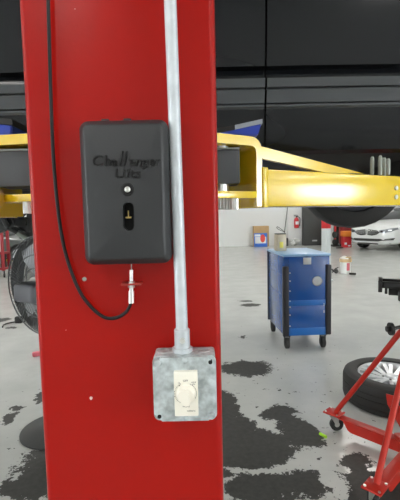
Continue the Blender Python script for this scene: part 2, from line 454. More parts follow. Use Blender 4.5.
# ------------------------------------------------------------------ lock cover on the column
LW, LH, LD = .122, .199, .046
p0 = at(80.5, 192, PY-LD+.004); p1 = at(168.5, 192, PY-LD)
zb, zt = at(125, 265, PY-LD).z, at(125, 118, PY-LD).z
LX0, LX1 = at(82.0, 192, PY-LD+.012).x, at(169.5, 192, PY-LD+.002).x
lc = V(((LX0+LX1)/2, PY, (zb+zt)/2)); LW, LH = LX1-LX0, zt-zb
cover = thing('lock_cover', (lc.x, PY, zb), 'black plastic cover with raised lettering mounted on the red column', 'cover')
b = MB(); XF = face_at(lc)
stack = [(0, 0, 0), (LD-.013, 0, 0), (LD-.010, .0012, 0), (LD-.003, .0070, 0), (LD-.0008, .0090, 0), (LD, .0115, 0)]
# shell with a slot cut through the front: outer rings, then front face around the slot
rings = []
for z, s_, _ in stack:
    w = LW-2*s_; h = LH-2*s_
    rings.append([b.b.verts.new(XF @ V((x, y, z-.0002))) for x, y in rrect(w, h, max(.006, .013-s_*.8), 5)])
for A_, B_ in zip(rings, rings[1:]):
    n = len(A_)
    for j in range(n): b.b.faces.new((A_[j], A_[(j+1) % n], B_[(j+1) % n], B_[j]))
sl = at(128.5, 216.5, PY-LD); sx, sz = sl.x-lc.x, sl.z-lc.z
slot = rrect(.0155, .0405, .0077, 5); n = len(rings[-1])
fr0 = [b.b.verts.new(XF @ V((x+sx, y+sz, LD))) for x, y in slot]
fr1 = [b.b.verts.new(XF @ V((x+sx, y+sz, LD-.012))) for x, y in slot]
for j in range(n):
    b.b.faces.new((rings[-1][j], rings[-1][(j+1) % n], fr0[(j+1) % n], fr0[j]))
    b.b.faces.new((fr0[j], fr0[(j+1) % n], fr1[(j+1) % n], fr1[j]))
b.b.faces.new(fr1); b.b.faces.new(rings[0])
# two moulded nibs on the top edge
for px in (106, 128): q = at(px, 119, PY-.02); b.box((q.x, PY-.018, zt+.001), (.011, .02, .006), bev=.001)
b.build('shell', 'black_plastic', cover, smooth=30)
b = MB().prism([(x*.97, y*.97) for x, y in slot], XF @ M.Translation((sx, sz, LD-.0115)), .001); b.build('slot', 'hole', cover)
q = at(128.5, 217.5, PY-LD+.008)
MB().box(q, (.0085, .004, .0024), bev=.0006).cone(q, q+V((0, 0, .010)), .0009, n=8).build('lock_lever', 'brass', cover)
q = at(127.5, 189.5, PY-LD)
MB().lathe([(.0095, -.001), (.0095, .0004), (.0075, .0012), (.0066, .0004)], face_at(q), 24).build('screw_boss', 'shaded_plastic', cover)
MB().lathe([(.0042, -.001), (.0042, .0012), (.0030, .0026), (.0012, .0031)], face_at(q), 16).build('screw', 'zinc', cover)
# raised lettering
q = at(93.0, 166.0, PY-LD); b = MB()
for word, px in (('C', 91.8), ('h', 103.6), ('a', 111.4), ('e', 128.4), ('n', 134.9), ('g', 141.7), ('e', 148.4), ('r', 154.9)):
    sz = .0215 if word == 'C' else .0215 if word == 'h' else .0198
    g = text_mesh(word, face_at(at(px, 166.0, PY-LD)) @ M.Diagonal((1.0, .98, 1, 1)), sz, .0022, 'shaded_plastic', 'lettering', cover, shear=.14, offset=.0002, align='LEFT')
    me_ = bpy.data.meshes.new('t'); g.b.to_mesh(me_); g.b.free(); b.b.from_mesh(me_); bpy.data.meshes.remove(me_)
for px in (119.6, 124.0):
    s_ = at(px, 166, PY-LD)
    b.prism([(-.0012, 0), (.0012, 0), (.0062, .0200), (.0038, .0200)], face_at(s_), .0022)
b.build('lettering', 'shaded_plastic', cover)
q = at(128, 177.5, PY-LD)
text_mesh('Lifts', face_at(q) @ M.Diagonal((1.12, .95, 1, 1)), .0185, .0022, 'shaded_plastic', 'lettering', cover, shear=.05, offset=.0002, spacing=1.05).build('lettering', 'shaded_plastic', cover)

# ------------------------------------------------------------------ release cable
dC = PY-.008
pts = [at(48, -30, dC), at(48.2, 0, dC), at(49.5, 50, dC), at(51.3, 110, dC), at(53.5, 160, dC), at(57.5, 205, dC), at(62.5, 240, dC), at(70, 268, dC), at(80, 292, dC),
       at(92, 308, dC), at(105, 317.5, dC), at(117, 317.5, dC), at(126, 312, dC-.004), at(130.5, 304, dC-.006), at(131.6, 297, dC-.007)]
cb = MB().tube(smooth_path(pts, 6), .0027, 10)
ft = thing('release_cable', (pts[-1].x, dC-.007, pts[-1].z), 'black release cable curving down the red column to a threaded end', 'cable')
cb.build('sheath', 'cable', ft)
def vz(py): return at(131.4, py, dC-.007)
b = MB(); d_ = dC-.007
b.cone(vz(303), vz(291), .0046, n=14); b.cone(vz(291), vz(288), .0033, n=14); b.cone(vz(287.5), vz(284.5), .0052, n=6)
b.cone(vz(283.5), vz(281.5), .0052, n=6); b.cone(vz(281), vz(270), .0027, n=12)
for j in range(7): b.cone(vz(279.5-j*1.4), vz(279-j*1.4), .0031, n=12)
b.build('threaded_end', 'zinc', ft)
MB().cone(vz(271), vz(257), .0008, n=8).build('inner_wire', 'pale_metal', ft)
q = vz(284)
MB().box((q.x, PY-.010, q.z), (.030, .020, .0030), bev=.0006).build('bracket', 'red_tag', ft)

# ------------------------------------------------------------------ conduit and switch box
jx0, jx1 = at(152.5, 380, PY-.048).x, at(216.5, 380, PY-.048).x
jz0, jz1 = at(185, 421.5, PY-.048).z, at(185, 357, PY-.048).z
jc = (jx0+jx1)/2
dT = PY-.024
cx_ = at(182.3, 345, dT).x
ct = thing('conduit', (cx_, dT, jz1), 'straight galvanized conduit pipe running up the red column to the switch box', 'pipe')
zc = at(182, 352, dT).z
top = at(170.2, 0, dT)
MB().tube([(cx_, dT, jz1+.018), (cx_, dT, jz1+.05), (top.x, dT, top.z), (top.x-.001, dT, 2.6)], .0090, 20).build('pipe', 'galv', ct)
b = MB(); b.cone((cx_, dT, jz1+.006), (cx_, dT, jz1+.034), .0118, n=22); b.cone((cx_, dT, jz1+.0005), (cx_, dT, jz1+.007), .0155, n=8)
b.cone((cx_, dT, jz1+.034), (cx_, dT, jz1+.036), .0118, .0100, n=22)
b.build('connector', 'galv', ct)
MB().cone((cx_+.001, dT-.010, jz1+.021), (cx_+.001, dT-.0155, jz1+.021), .0042, n=12).build('set_screw', 'zinc', ct)
# strap high on the pipe, above the frame, holds it to the column
MB().box((top.x, PY-.006, 1.93), (.05, .011, .016), bev=.001).build('strap', 'galv', ct)

jb = thing('switch_box', (jc, PY, jz0), 'galvanized cast switch box with an ivory timer dial on the red column', 'switch box')
b = MB(); b.bb((jx0+.001, PY-.040, jz0+.001), (jx1-.001, PY-.0003, jz1), bev=.004)
for dx in (-.033, .029):
    b.lathe([(.0105, 0), (.0105, .0012), (.009, .0012), (.0085, .0004)], M.Translation((jc+dx, PY-.020, jz1-.0002)), 20)
b.build('housing', 'cast', jb)
b = MB(); XF = face_at(V((jc, PY-.040, (jz0+jz1)/2)))
w, h = jx1-jx0, jz1-jz0
# cover plate with notched corners
k = .012
poly = [(-w/2+k, -h/2), (w/2-k, -h/2), (w/2-k*.6, -h/2+k*.4), (w/2, -h/2+k), (w/2, h/2-k), (w/2-k*.4, h/2-k*.6), (w/2-k, h/2), (-w/2+k, h/2), (-w/2+k*.4, h/2-k*.6), (-w/2, h/2-k), (-w/2, -h/2+k), (-w/2+k*.6, -h/2+k*.4)]
poly = [(x*.985, y*.985) for x, y in poly]
b.prism(rrect(w, h, .009), XF, .003); b.prism(poly, XF @ M.Translation((0, 0, .003)), .005)
bmesh.ops.bevel(b.b, geom=[e for e in b.b.edges if e.calc_face_angle(0) > 1.2], offset=.0012, segments=2, affect='EDGES')
b.build('cover_plate', 'cast', jb)
for i, (sx_, sy_) in enumerate(((-1, 1), (1, 1), (-1, -1), (1, -1))):
    X_ = XF @ M.Translation((sx_*(w/2-.0085), sy_*(h/2-.0085), .0028))
    if i in (0, 3): MB().lathe([(.0060, 0), (.0060, .0065), (.0046, .0085), (.0012, .0088)], X_, 16).build('screw', 'cast', jb)
    else: MB().lathe([(.0030, 0), (.0030, .0062), (.0001, .0062)], X_, 14).build('screw_hole', 'hole', jb)
for sy_ in (.0445, -.0445):
    MB().lathe([(.0042, .0068), (.0042, .009), (.0032, .0100), (.001, .0103)], XF @ M.Translation((.001, sy_*h/.1, 0)), 16).build('screw', 'cast', jb)
# ivory timer
q = at(186.3, 392, PY-.048); XT = face_at(q) @ M.Rotation(R(.2), 4, 'Z')
tw, th = .0345, .0660
k = MB().prism(rrect(tw, th, .0012, 2), XT @ M.Translation((0, 0, -.0005)), .0075)
bmesh.ops.bevel(k.b, geom=[e for e in k.b.edges if e.calc_face_angle(0) > 1.2], offset=.0010, segments=2, affect='EDGES')
tp = k.build('timer_plate', 'ivory', jb)
kb = MB(); c0 = XT @ M.Translation((-.0005, .001, .0068))
kb.lathe([(.0135, 0), (.0132, .004), (.0118, .0085), (.0108, .0105), (.004, .0112)], c0, 28)
kb.build('timer_dial', 'ivory_knob', tp)
gb = MB().prism([(-.0045, -.0125), (.0045, -.0125), (.0058, 0), (.0045, .0115), (-.0045, .0115), (-.0058, 0)], c0 @ M.Rotation(R(8), 4, 'Z') @ M.Translation((0, 0, .009)), .0075)
bmesh.ops.bevel(gb.b, geom=gb.b.edges[:], offset=.0014, segments=2, affect='EDGES'); gb.build('dial_grip', 'ivory_knob', tp)
pr = MB()
for i in range(15):
    a = R(118+i*8.5); rr = .0152; ln = .0022 if i % 3 == 0 else .0013
    ca, sa = math.cos(a), math.sin(a); X_ = c0 @ M.Translation((rr*ca, rr*sa, .0001)) @ M.Rotation(a, 4, 'Z')
    pr.prism([(0, -.00032), (ln, -.00032), (ln, .00032), (0, .00032)], X_, .00025)
for i in range(9):
    a = R(62-i*11); rr = .0152; X_ = c0 @ M.Translation((rr*math.cos(a), rr*math.sin(a), .0001)) @ M.Rotation(a, 4, 'Z')
    pr.prism([(0, -.0012), (.0006, -.0012), (.0006, .0012), (0, .0012)], X_, .00025)
# arrow on the scale
X_ = c0 @ M.Translation((-.0092, .0125, .0001)); pr.prism([(-.0012, -.0006), (.0014, -.0016), (.0006, .0013)], X_, .00025)
pr.build('scale_marks', 'print', tp)
for txt, dx, dy, sz in (('OFF', -.0005, .0185, .0042), ('HOLD', .0112, .0165, .0026), ('ON', .0112, .0136, .0026), ('15', -.0102, .0160, .0028), ('HOURS', -.0005, -.0195, .0030), ('INTERMATIC', .0068, -.0262, .0021)):
    text_mesh(txt, XT @ M.Translation((dx, dy, .0071)), sz, .0001, 'print', 'printing', tp, offset=.00004).build('printing', 'print', tp)

# ------------------------------------------------------------------ cars
def loft(mb, rings, cap=True):
    vs = [[mb.b.verts.new(p) for p in r] for r in rings]; n = len(rings[0])
    for A_, B_ in zip(vs, vs[1:]):
        for j in range(n): mb.b.faces.new((A_[j], A_[(j+1) % n], B_[(j+1) % n], B_[j]))
    if cap: mb.b.faces.new(vs[0][::-1]); mb.b.faces.new(vs[-1])
    return mb
def apply_mods(o):
    dg = bpy.context.evaluated_depsgraph_get(); me = bpy.data.meshes.new_from_object(o.evaluated_get(dg))
    old = o.data; o.modifiers.clear(); o.data = me; bpy.data.meshes.remove(old)
def wheel_parts(name, c, ax, R_, w, parent, rim_r=.68, n=28, spokes=10):
    X = M.Translation(c) @ frame_z(ax)
    h = w/2
    prof = [(R_*rim_r, -h*.8), (R_*(rim_r+.02), -h), (R_*.90, -h), (R_*.975, -h*.82), (R_, -h*.5), (R_, h*.5), (R_*.975, h*.82), (R_*.90, h), (R_*(rim_r+.02), h), (R_*rim_r, h*.8)]
    t = MB().lathe(prof, X, n, closed=True).build(name, 'rubber', parent)
    rr = R_*rim_r
    k = MB().lathe([(rr*.99, -h*.8), (rr*1.02, h*.80), (rr*.94, h*.86), (rr*.90, h*.55), (rr*.86, -h*.3), (rr*.1, -h*.35)], X, n)
    k.build('rim_barrel', 'alloy_dark', t)
    k = MB()
    for i in range(spokes):
        Xs = X @ M.Rotation(2*math.pi*i/spokes, 4, 'Z')
        wd = rr*.085
        v = [k.b.verts.new(Xs @ V(p)) for p in ((rr*.16, -wd*.75, h*.62), (rr*.95, -wd*1.5, h*.80), (rr*.95, wd*1.5, h*.80), (rr*.16, wd*.75, h*.62),
                                               (rr*.16, -wd*.75, h*.3), (rr*.95, -wd*1.5, h*.5), (rr*.95, wd*1.5, h*.5), (rr*.16, wd*.75, h*.3))]
        for f in ((0, 1, 2, 3), (7, 6, 5, 4), (0, 4, 5, 1), (1, 5, 6, 2), (2, 6, 7, 3), (3, 7, 4, 0)): k.b.faces.new([v[j] for j in f])
    k.lathe([(rr*.92, h*.55), (rr*1.0, h*.84), (rr*.97, h*.90), (rr*.90, h*.82)], X, n)
    k.lathe([(rr*.26, h*.25), (rr*.25, h*.62), (rr*.20, h*.70), (rr*.15, h*.72), (rr*.14, h*.62), (rr*.02, h*.62)], X, 20)
    k.build('spokes', 'alloy', t)
    k = MB()
    for i in range(5):
        a = 2*math.pi*i/5+.3; k.cone(X @ V((rr*.19*math.cos(a), rr*.19*math.sin(a), h*.66)), X @ V((rr*.19*math.cos(a), rr*.19*math.sin(a), h*.74)), rr*.022, n=6)
    k.build('lug_nut', 'alloy_dark', t)
    return t

# --- the black vehicle on the lift: length along X, near side at about y 1.4
suv = thing('raised_car', (.0, 2.32, 1.70), 'black car raised on the lift behind the red column', 'car')
CY = 2.33; zB = 1.722
prof_half = [(0, 1.76), (-.60, 1.76), (-.80, 1.735), (-.88, 1.76), (-.895, 1.88), (-.905, 1.99), (-.90, 2.06), (-.925, 2.22), (-.93, 2.38), (-.905, 2.52), (-.80, 2.78), (-.68, 3.02), (-.55, 3.10), (0, 3.13)]
def suv_ring(x, ys, belt_top, zlo):
    out = []
    for y, z in prof_half:
        if z > 2.52: z = 2.52+(z-2.52)*belt_top
        if z < 1.9: z += zlo
        out.append((y*ys, z))
    return [V((x, CY+y, z)) for y, z in out] + [V((x, CY-y, z)) for y, z in out[-2:0:-1]]
st = [(-2.66, .70, .04, .22), (-2.55, .86, .12, .12), (-2.2, .96, .22, .03), (-1.7, .985, .30, 0), (-1.15, .99, .40, 0), (-.85, .99, .75, 0), (-.4, .99, 1., 0), (.6, .99, 1., 0), (1.3, .985, .98, 0), (1.75, .96, .93, .05), (1.98, .92, .75, .15), (2.06, .84, .45, .25)]
bd = loft(MB(), [suv_ring(*q) for q in st]).build('body', 'car_black', suv)
def cut_arches(o, centres, r, w):
    c = MB()
    for p in centres: c.cone(V(p)-V((0, w/2, 0)), V(p)+V((0, w/2, 0)), r, n=40)
    co = c.build('cutter', 'car_under'); md = o.modifiers.new('b', 'BOOLEAN'); md.object = co; md.operation = 'DIFFERENCE'; md.solver = 'EXACT'
    dg = bpy.context.evaluated_depsgraph_get(); apply_mods(o); bpy.data.objects.remove(co)
wr = .40
wx_f, wx_r, wz = -1.70, 1.185, 1.79
for x in (wx_f, wx_r):
    cut_arches(bd, [(x, CY-.85, wz+.06), (x, CY+.85, wz+.06)], .43, .55)
# near side doors, with the moulded sill profile; the seam between them is a real gap
door_prof = [(1.470, 1.718), (1.446, 1.728), (1.432, 1.765), (1.424, 1.83), (1.420, 1.868), (1.413, 1.875), (1.413, 1.880), (1.424, 1.881), (1.424, 1.885), (1.413, 1.887),
             (1.408, 1.905), (1.401, 1.926), (1.403, 1.929), (1.413, 1.930), (1.413, 1.934), (1.400, 1.936), (1.392, 1.963), (1.393, 1.967), (1.412, 1.971), (1.424, 2.000), (1.402, 2.006),
             (1.394, 2.05), (1.381, 2.16), (1.373, 2.30), (1.374, 2.42), (1.384, 2.52)]
sill_lo, sill_hi = 3, 15
def door(name, xa, xb, nx=14):
    b = MB(); i0, i1 = b.mi('car_black'), b.mi('car_sill')
    rings = []
    for i in range(nx+1):
        x = xa+(xb-xa)*i/nx; bow = .010*(x-.05)**2/.5
        for_end = 0
        rings.append([b.b.verts.new((x, y+bow, z)) for y, z in door_prof] + [b.b.verts.new((x, 1.445+bow, 2.52)), b.b.verts.new((x, 1.485+bow, 1.72))])
    n = len(rings[0])
    for A_, B_ in zip(rings, rings[1:]):
        for j in range(n):
            f = b.b.faces.new((A_[j], A_[(j+1) % n], B_[(j+1) % n], B_[j]))
            f.material_index = i1 if (sill_lo+1 <= j <= sill_hi) else i0
    b.b.faces.new(rings[0][::-1]); b.b.faces.new(rings[-1])
    return b.build(name, 'car_black', suv, smooth=25)
seam = at(265.5, 90, 1.41).x
d1 = door('door', -.98, seam-.0035)
d2 = door('door', seam+.0035, .755)
# rear quarter, past the second seam
d3 = door('rear_quarter_panel', .762, .80, 3)
for dd, xa, xb in ((d1, -.80, seam-.06), (d2, seam+.05, .66)):
    MB().bb((xa, 1.42, 2.55), (xb, 1.44, 2.56)).build('belt_trim', 'chrome', dd)
    MB().box(((xa+xb)/2+.22, 1.352, 2.40), (.20, .022, .028), bev=.008).build('door_handle', 'car_black', dd)
# windows
for xa, xb in ((-.80, seam-.05), (seam+.05, .95)):
    b = MB(); v = [b.b.verts.new(p) for p in ((xa, 1.416, 2.56), (xb, 1.416, 2.56), (xb-.05, 1.60, 2.92), (xa+.12, 1.60, 2.92), (xa, 1.44, 2.56), (xb, 1.44, 2.56), (xb-.05, 1.62, 2.92), (xa+.12, 1.62, 2.92))]
    for f in ((0, 1, 2, 3), (7, 6, 5, 4), (0, 4, 5, 1), (1, 5, 6, 2), (2, 6, 7, 3), (3, 7, 4, 0)): b.b.faces.new([v[j] for j in f])
    b.build('side_window', 'glass_dark', suv)
# underside: floor pan, exhaust, subframes
b = MB(); b.bb((-2.2, 1.56, 1.732), (1.7, 3.10, 1.765), bev=.01); b.bb((-1.98, 1.72, 1.60), (-1.42, 2.94, 1.75), bev=.03); b.bb((.9, 1.75, 1.63), (1.36, 2.9, 1.76), bev=.03)
b.build('underbody', 'car_under', suv)
b = MB().tube(smooth_path([(-1.3, 2.30, 1.70), (-.4, 2.25, 1.70), (.5, 2.3, 1.70), (1.5, 2.5, 1.71)]), .03, 10); b.box((1.62, 2.5, 1.69), (.3, .6, .13), bev=.05); b.build('exhaust', 'dark_grey', suv)
for x in (wx_f, wx_r):
    for yy, s_ in ((1.52, -1), (3.14, 1)):
        zz = wz
        w_ = wheel_parts('wheel', V((x, yy, zz)), (0, s_, 0), wr, .225, suv)
b = MB(); b.cone((-1.70, 1.62, 1.68), (-1.70, 2.0, 1.70), .035, n=12); b.cone((-1.70, 3.02, 1.68), (-1.70, 2.6, 1.70), .035, n=12); b.cone((1.12, 1.62, 1.66), (1.12, 3.02, 1.66), .035, n=12)
b.build('axle', 'dark_grey', suv)
# lower control arms, drive shaft and strut of the far front corner hanging below the car
q0, q1 = at(17, 232.5, 3.02), at(40, 246.5, 3.10)
b = MB().cone(q0, q1, .022, n=14); b.build('strut', 'pale_metal', suv)
b = MB().cone(at(8, 227.5, 2.95), q0, .017, n=12)
b.cone(at(8, 227.5, 2.95), V((-1.50, 2.9, 1.70)), .018, n=12)
b.box(at(28, 228, 3.10), (.12, .10, .17), bev=.02); b.box(at(34, 224, 3.10), (.08, .10, .20), bev=.02)
b.tube(smooth_path([at(-4, 222, 3.00), at(8, 228, 3.00), at(22, 232, 3.05), at(40, 235, 3.10)]), .018, 10)
b.tube(smooth_path([at(12, 217, 3.00), at(14, 224, 2.95), at(9, 228, 2.95)]), .009, 8)
b.tube([at(36, 200, 3.12), at(34, 224, 3.10)], .03, 10); b.tube([at(44, 246, 3.16), at(36, 224, 3.12)], .02, 10)
b.tube([at(2, 222, 3.00), at(-2, 200, 3.00)], .028, 10)
b.box(at(17, 222.5, 3.06), (.16, .06, .06), bev=.015); b.box(at(0, 226, 3.02), (.13, .08, .07), bev=.02)
b.build('suspension', 'dark_grey', suv)

# --- generic sedan, local x forward, origin at the ground below the middle of the front axle
def sedan(root, paint, zk=1.0, WR=.335, fascia=True):
    Xr = M.Translation(root.location) @ M.Rotation(root.rotation_euler.z, 4, 'Z')
    st = [  # x, halfwidth, zbottom, zmid, zshoulder, ztop
        (.93, .34, .36, .50, .62, .66), (.90, .52, .25, .45, .68, .74), (.82, .70, .20, .45, .71, .80), (.66, .835, .19, .46, .74, .845), (.40, .90, .19, .50, .79, .89), (0, .915, .20, .55, .84, .935), (-.5, .925, .20, .56, .88, .985),
        (-.9, .93, .20, .57, .905, 1.02), (-1.6, .93, .20, .57, .92, 1.03), (-2.4, .93, .20, .58, .94, 1.04), (-3.0, .92, .21, .60, .96, 1.06), (-3.5, .88, .26, .62, .97, 1.06), (-3.80, .78, .34, .66, .95, 1.03), (-3.93, .60, .42, .68, .88, .94)]
    rings = []
    for x, w, zb_, zm, zs, zt_ in st:
        zb_, zm, zs, zt_ = zb_*zk, zm*zk, zs*zk, zt_*zk
        half = [(0, zb_), (w*.80, zb_), (w*.95, zb_+.06), (w, zm), (w*.975, zs), (w*.86, zs+(zt_-zs)*.6), (w*.5, zt_-.005), (0, zt_+.012)]
        rings.append([V((x, y, z)) for y, z in half] + [V((x, -y, z)) for y, z in half[-2:0:-1]])
    b = loft(MB(), rings); bmesh.ops.recalc_face_normals(b.b, faces=b.b.faces[:])
    bmesh.ops.subdivide_edges(b.b, edges=b.b.edges[:], cuts=1, use_grid_fill=True, smooth=.0)
    body = b.build('body', paint, None); md = body.modifiers.new('s', 'SUBSURF'); md.levels = 2; apply_mods(body)
    cut_arches(body, [(x, y, WR) for x in (0, -2.85) for y in (.85, -.85)], WR+.035, .46)
    for p in body.data.polygons: p.use_smooth = True
    bv = BVHTree.FromPolygons([v.co.copy() for v in body.data.vertices], [p.vertices[:] for p in body.data.polygons])
    body.parent = root
    def add(mb, name, m, parent=root, zsc=False):
        if zsc: bmesh.ops.scale(mb.b, vec=(1, 1, zk), verts=mb.b.verts[:])
        o = mb.build(name, m, None); o.parent = parent; return o
    # greenhouse
    g = MB(); gr = []
    for x, w0, z0, w1, z1 in ((-.62, .70, .98, .69, .99), (-1.45, .80, 1.0, .60, 1.42), (-2.1, .82, 1.0, .60, 1.46), (-2.7, .80, 1.02, .57, 1.42), (-3.45, .72, 1.03, .68, 1.05)):
        gr.append([V((x, y, z)) for y, z in ((w0, z0), (w1, z1-.02), (w1*.8, z1), (-w1*.8, z1), (-w1, z1-.02), (-w0, z0))])
    loft(g, gr); add(g, 'windows', 'glass_dark', zsc=True)
    g = MB(); gr = []
    for x, w1, z1 in ((-1.42, .60, 1.43), (-2.1, .605, 1.47), (-2.74, .575, 1.43)):
        gr.append([V((x, y, z)) for y, z in ((w1+.01, z1-.045), (w1+.005, z1-.01), (w1*.8, z1+.01), (-w1*.8, z1+.01), (-w1-.005, z1-.01), (-w1-.01, z1-.045))])
    loft(g, gr); add(g, 'roof', paint, zsc=True)
    for s_ in (1, -1):
        for a_, b_, r_ in (((-.62, s_*.72, .99), (-1.42, s_*.615, 1.40), .03), ((-3.45, s_*.71, 1.04), (-2.74, s_*.59, 1.40), .04), ((-1.95, s_*.815, 1.0), (-2.02, s_*.62, 1.42), .025)):
            add(MB().tube([a_, b_], r_, 8), 'roof_pillar', paint, zsc=True)
    for x in (0, -2.85):
        for s_ in (1, -1):
            o = wheel_parts('wheel', V((x, s_*.80, WR)), (0, s_, 0), WR, .215, None, n=24); o.parent = root
    add(MB().bb((-3.2, -.62, .16), (.35, .62, .24), bev=.02), 'underbody', 'car_under')
    if not fascia: return body
    def patch(poly, name, m, off=.012, thick=.03, parent=root, cuts=3):
        # outline in (y, z), pushed back onto the nose of the car
        b = MB(); vs = [b.b.verts.new((2, y, z*zk)) for y, z in poly]; f = b.b.faces.new(vs)
        bmesh.ops.triangulate(b.b, faces=[f])
        bmesh.ops.subdivide_edges(b.b, edges=b.b.edges[:], cuts=cuts, use_grid_fill=True)
        for v in b.b.verts:
            h = bv.ray_cast(V((2, v.co.y, v.co.z)), V((-1, 0, 0)))
            v.co.x = (h[0].x if h[0] is not None else .5)+off
        r = bmesh.ops.extrude_face_region(b.b, geom=b.b.faces[:])
        bmesh.ops.translate(b.b, verts=[x for x in r['geom'] if isinstance(x, bmesh.types.BMVert)], vec=(-thick, 0, 0))
        return add(b, name, m, parent)
    for s_ in (1, -1):
        wing = [(s_*y, z) for y, z in ((.035, .52), (.20, .50), (.36, .53), (.47, .60), (.40, .665), (.22, .69), (.06, .70))]
        gl = patch(wing, 'grille', 'dark_grey', .010)
        for i in range(5):
            z = .545+i*.03; y1 = .38 if i in (0, 4) else .42
            patch([(s_*.05, z), (s_*y1, z+.012), (s_*y1, z+.022), (s_*.05, z+.010)], 'grille_bar', 'chrome', .020, .014, gl, 1)
        hl = patch([(s_*y, z) for y, z in ((.46, .60), (.60, .59), (.76, .625), (.86, .70), (.84, .755), (.66, .715), (.46, .67))], 'headlight', 'lamp_glass', .010, .03)
        patch([(s_*y, z) for y, z in ((.50, .615), (.62, .61), (.63, .68), (.50, .66))], 'projector', 'glass_dark', .014, .01, hl, 1)
        patch([(s_*y, z) for y, z in ((.70, .65), (.80, .68), (.79, .72), (.70, .70))], 'projector', 'chrome', .014, .01, hl, 1)
        fg = patch([(s_*y, z) for y, z in ((.56, .335), (.80, .36), (.83, .43), (.62, .395))], 'fog_intake', 'dark_grey', .010, .03)
        patch([(s_*y, z) for y, z in ((.58, .352), (.76, .372), (.77, .385), (.60, .366))], 'fog_light', 'chrome', .016, .01, fg, 1)
    # badge
    patch([(-.022, .545), (.022, .545), (.022, .70), (-.022, .70)], 'badge', 'chrome', .024, .02, root, 1)
    patch([(-.60, .355), (-.42, .315), (.42, .315), (.60, .355), (.50, .40), (-.50, .40)], 'lower_intake', 'dark_grey', .012, .03)
    patch([(-.74, .215), (.74, .215), (.72, .255), (-.72, .255)], 'lip', 'dark_grey', .012, .03)
    for s_ in (1, -1):
        MBm = MB(); MBm.ball((-.78, s_*1.0, 1.02), .1, 14, (.7, 1, .7)); add(MBm, 'mirror', paint, zsc=True)
    return body
fa = V((7.74, 16.78, 0)); fd = V((-.86, -.51, 0))
wc = thing('white_car', fa, 'white crossover car with a split grille parked at the far right', 'car', rz=math.atan2(fd.y, fd.x))
sedan(wc, 'pearl_white'); wc.scale = (1.22, 1.22, 1.22)
gc = thing('grey_car', (-6.05, 14.6, 0), 'dark grey car parked far behind the fan at the left', 'car', rz=math.atan2(-.25, .97))
sedan(gc, 'grey_paint', fascia=False)

# ------------------------------------------------------------------ blue tool cabinet
fL, fR = fl(286, 347), fl(326.5, 346.5)
dirx = (fR-fL).normalized()
TW = .515; TDp = .80
pA = fl(284.2, 350.5); ex = V((1, .05, 0)).normalized(); rear = fl(268.8, 329)
ey = (V((rear.x, rear.y, 0))-V((pA.x, pA.y, 0))).normalized()
ey = V((-ex.y*1.0, ex.x, 0)); 
TX = M(((ex.x, ey.x, 0, pA.x), (ex.y, ey.y, 0, pA.y), (0, 0, 1, 0), (0, 0, 0, 1)))
TB, TT = .165, 1.045
tc_ = thing('tool_cabinet', TX @ V((TW/2, TDp/2, 0)), 'blue tool cabinet on casters standing on the shop floor', 'tool cabinet')
r3 = TX.to_3x3()
def tb(lo, hi, bev=.004, mb=None):
    lo, hi = V(lo), V(hi); mb = mb or MB(); mb.box(TX @ ((lo+hi)/2), hi-lo, rot=r3, bev=bev); return mb
tb((.0, .012, TB), (TW, TDp, TT), .006).build('cabinet_body', 'tool_blue', tc_)
tb((-.008, -.005, TT), (TW+.008, TDp+.008, TT+.028), .008).build('cabinet_top', 'tool_blue_glare', tc_)
up1 = tb((.055, -.004, .56), (TW-.050, .014, TT-.01), .003).build('door_panel', 'tool_blue', tc_)
tb((.055, -.004, .25), (TW-.050, .014, .50), .003).build('door_panel', 'tool_blue', tc_)
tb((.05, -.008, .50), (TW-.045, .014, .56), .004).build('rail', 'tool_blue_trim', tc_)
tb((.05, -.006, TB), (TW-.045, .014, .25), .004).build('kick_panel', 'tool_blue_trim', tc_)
for lo, hi in (((-.012, -.020, .155), (.052, .035, .940)), ((TW-.048, -.020, .165), (TW+.012, .035, .950)), ((-.006, TDp-.05, .15), (.006, TDp+.012, TT+.03)),
               ((TW-.006, TDp-.05, .15), (TW+.016, TDp+.012, TT+.03))):
    tb(lo, hi, .010).build('corner_bumper', 'bumper_black', tc_)
def fpt(px, py): 
    # point on the cabinet front below photo position px, py
    v = ray(px, py); n = -ey; o = pA; t_ = (o-V((0, 0, H))).dot(n)/v.dot(n); return V((0, 0, H))+v*t_
FT = M(((ex.x, 0, -ey.x, 0), (ex.y, 0, -ey.y, 0), (0, 1, 0, 0), (0, 0, 0, 1)))
q = fpt(307, 261); MB().box(q-ey*.006, (.088, .006, .075), rot=r3, bev=.002).build('name_plate', 'plate', tc_)
q = fpt(317, 281); MB().lathe([(.056, -.005), (.056, .010), (.048, .018), (.044, .012), (.006, .014)], M.Translation(q) @ FT, 28).build('lock_ring', 'plate', tc_)
for py in (273, 281, 291, 301, 307, 315, 326):
    q = fpt(289.8, py); MB().box(q-ey*.008, (.014, .010, .012), rot=r3, bev=.002).build('latch', 'white_dot', tc_)
for py in (304, 311):
    q = fpt(323.3, py); MB().box(q-ey*.022, (.008, .006, .030), rot=r3, bev=.002).build('latch', 'white_dot', tc_)
b = tb((-.006, .10, .60), (.004, TDp-.10, .615), .002); tb((-.006, .10, .83), (.004, TDp-.10, .84), .002, b); b.build('side_seam', 'tool_blue', tc_)
for cx, cy in ((.05, .07), (TW-.055, .07), (.05, TDp-.06), (TW-.055, TDp-.06)):
    c = TX @ V((cx, cy, .062))
    w_ = MB().lathe([(.054, -.022), (.062, -.017), (.062, .017), (.054, .022)], M.Translation(c) @ frame_z(ex), 22).build('caster', 'rubber', tc_)
    k = MB().box(c+V((0, 0, .091)), (.064, .08, .020), rot=r3, bev=.002)
    for s_ in (-.028, .028): k.box(c+ex*s_+V((0, 0, .040)), (.005, .040, .100), rot=r3)
    k.build('caster_fork', 'dark_grey', w_)
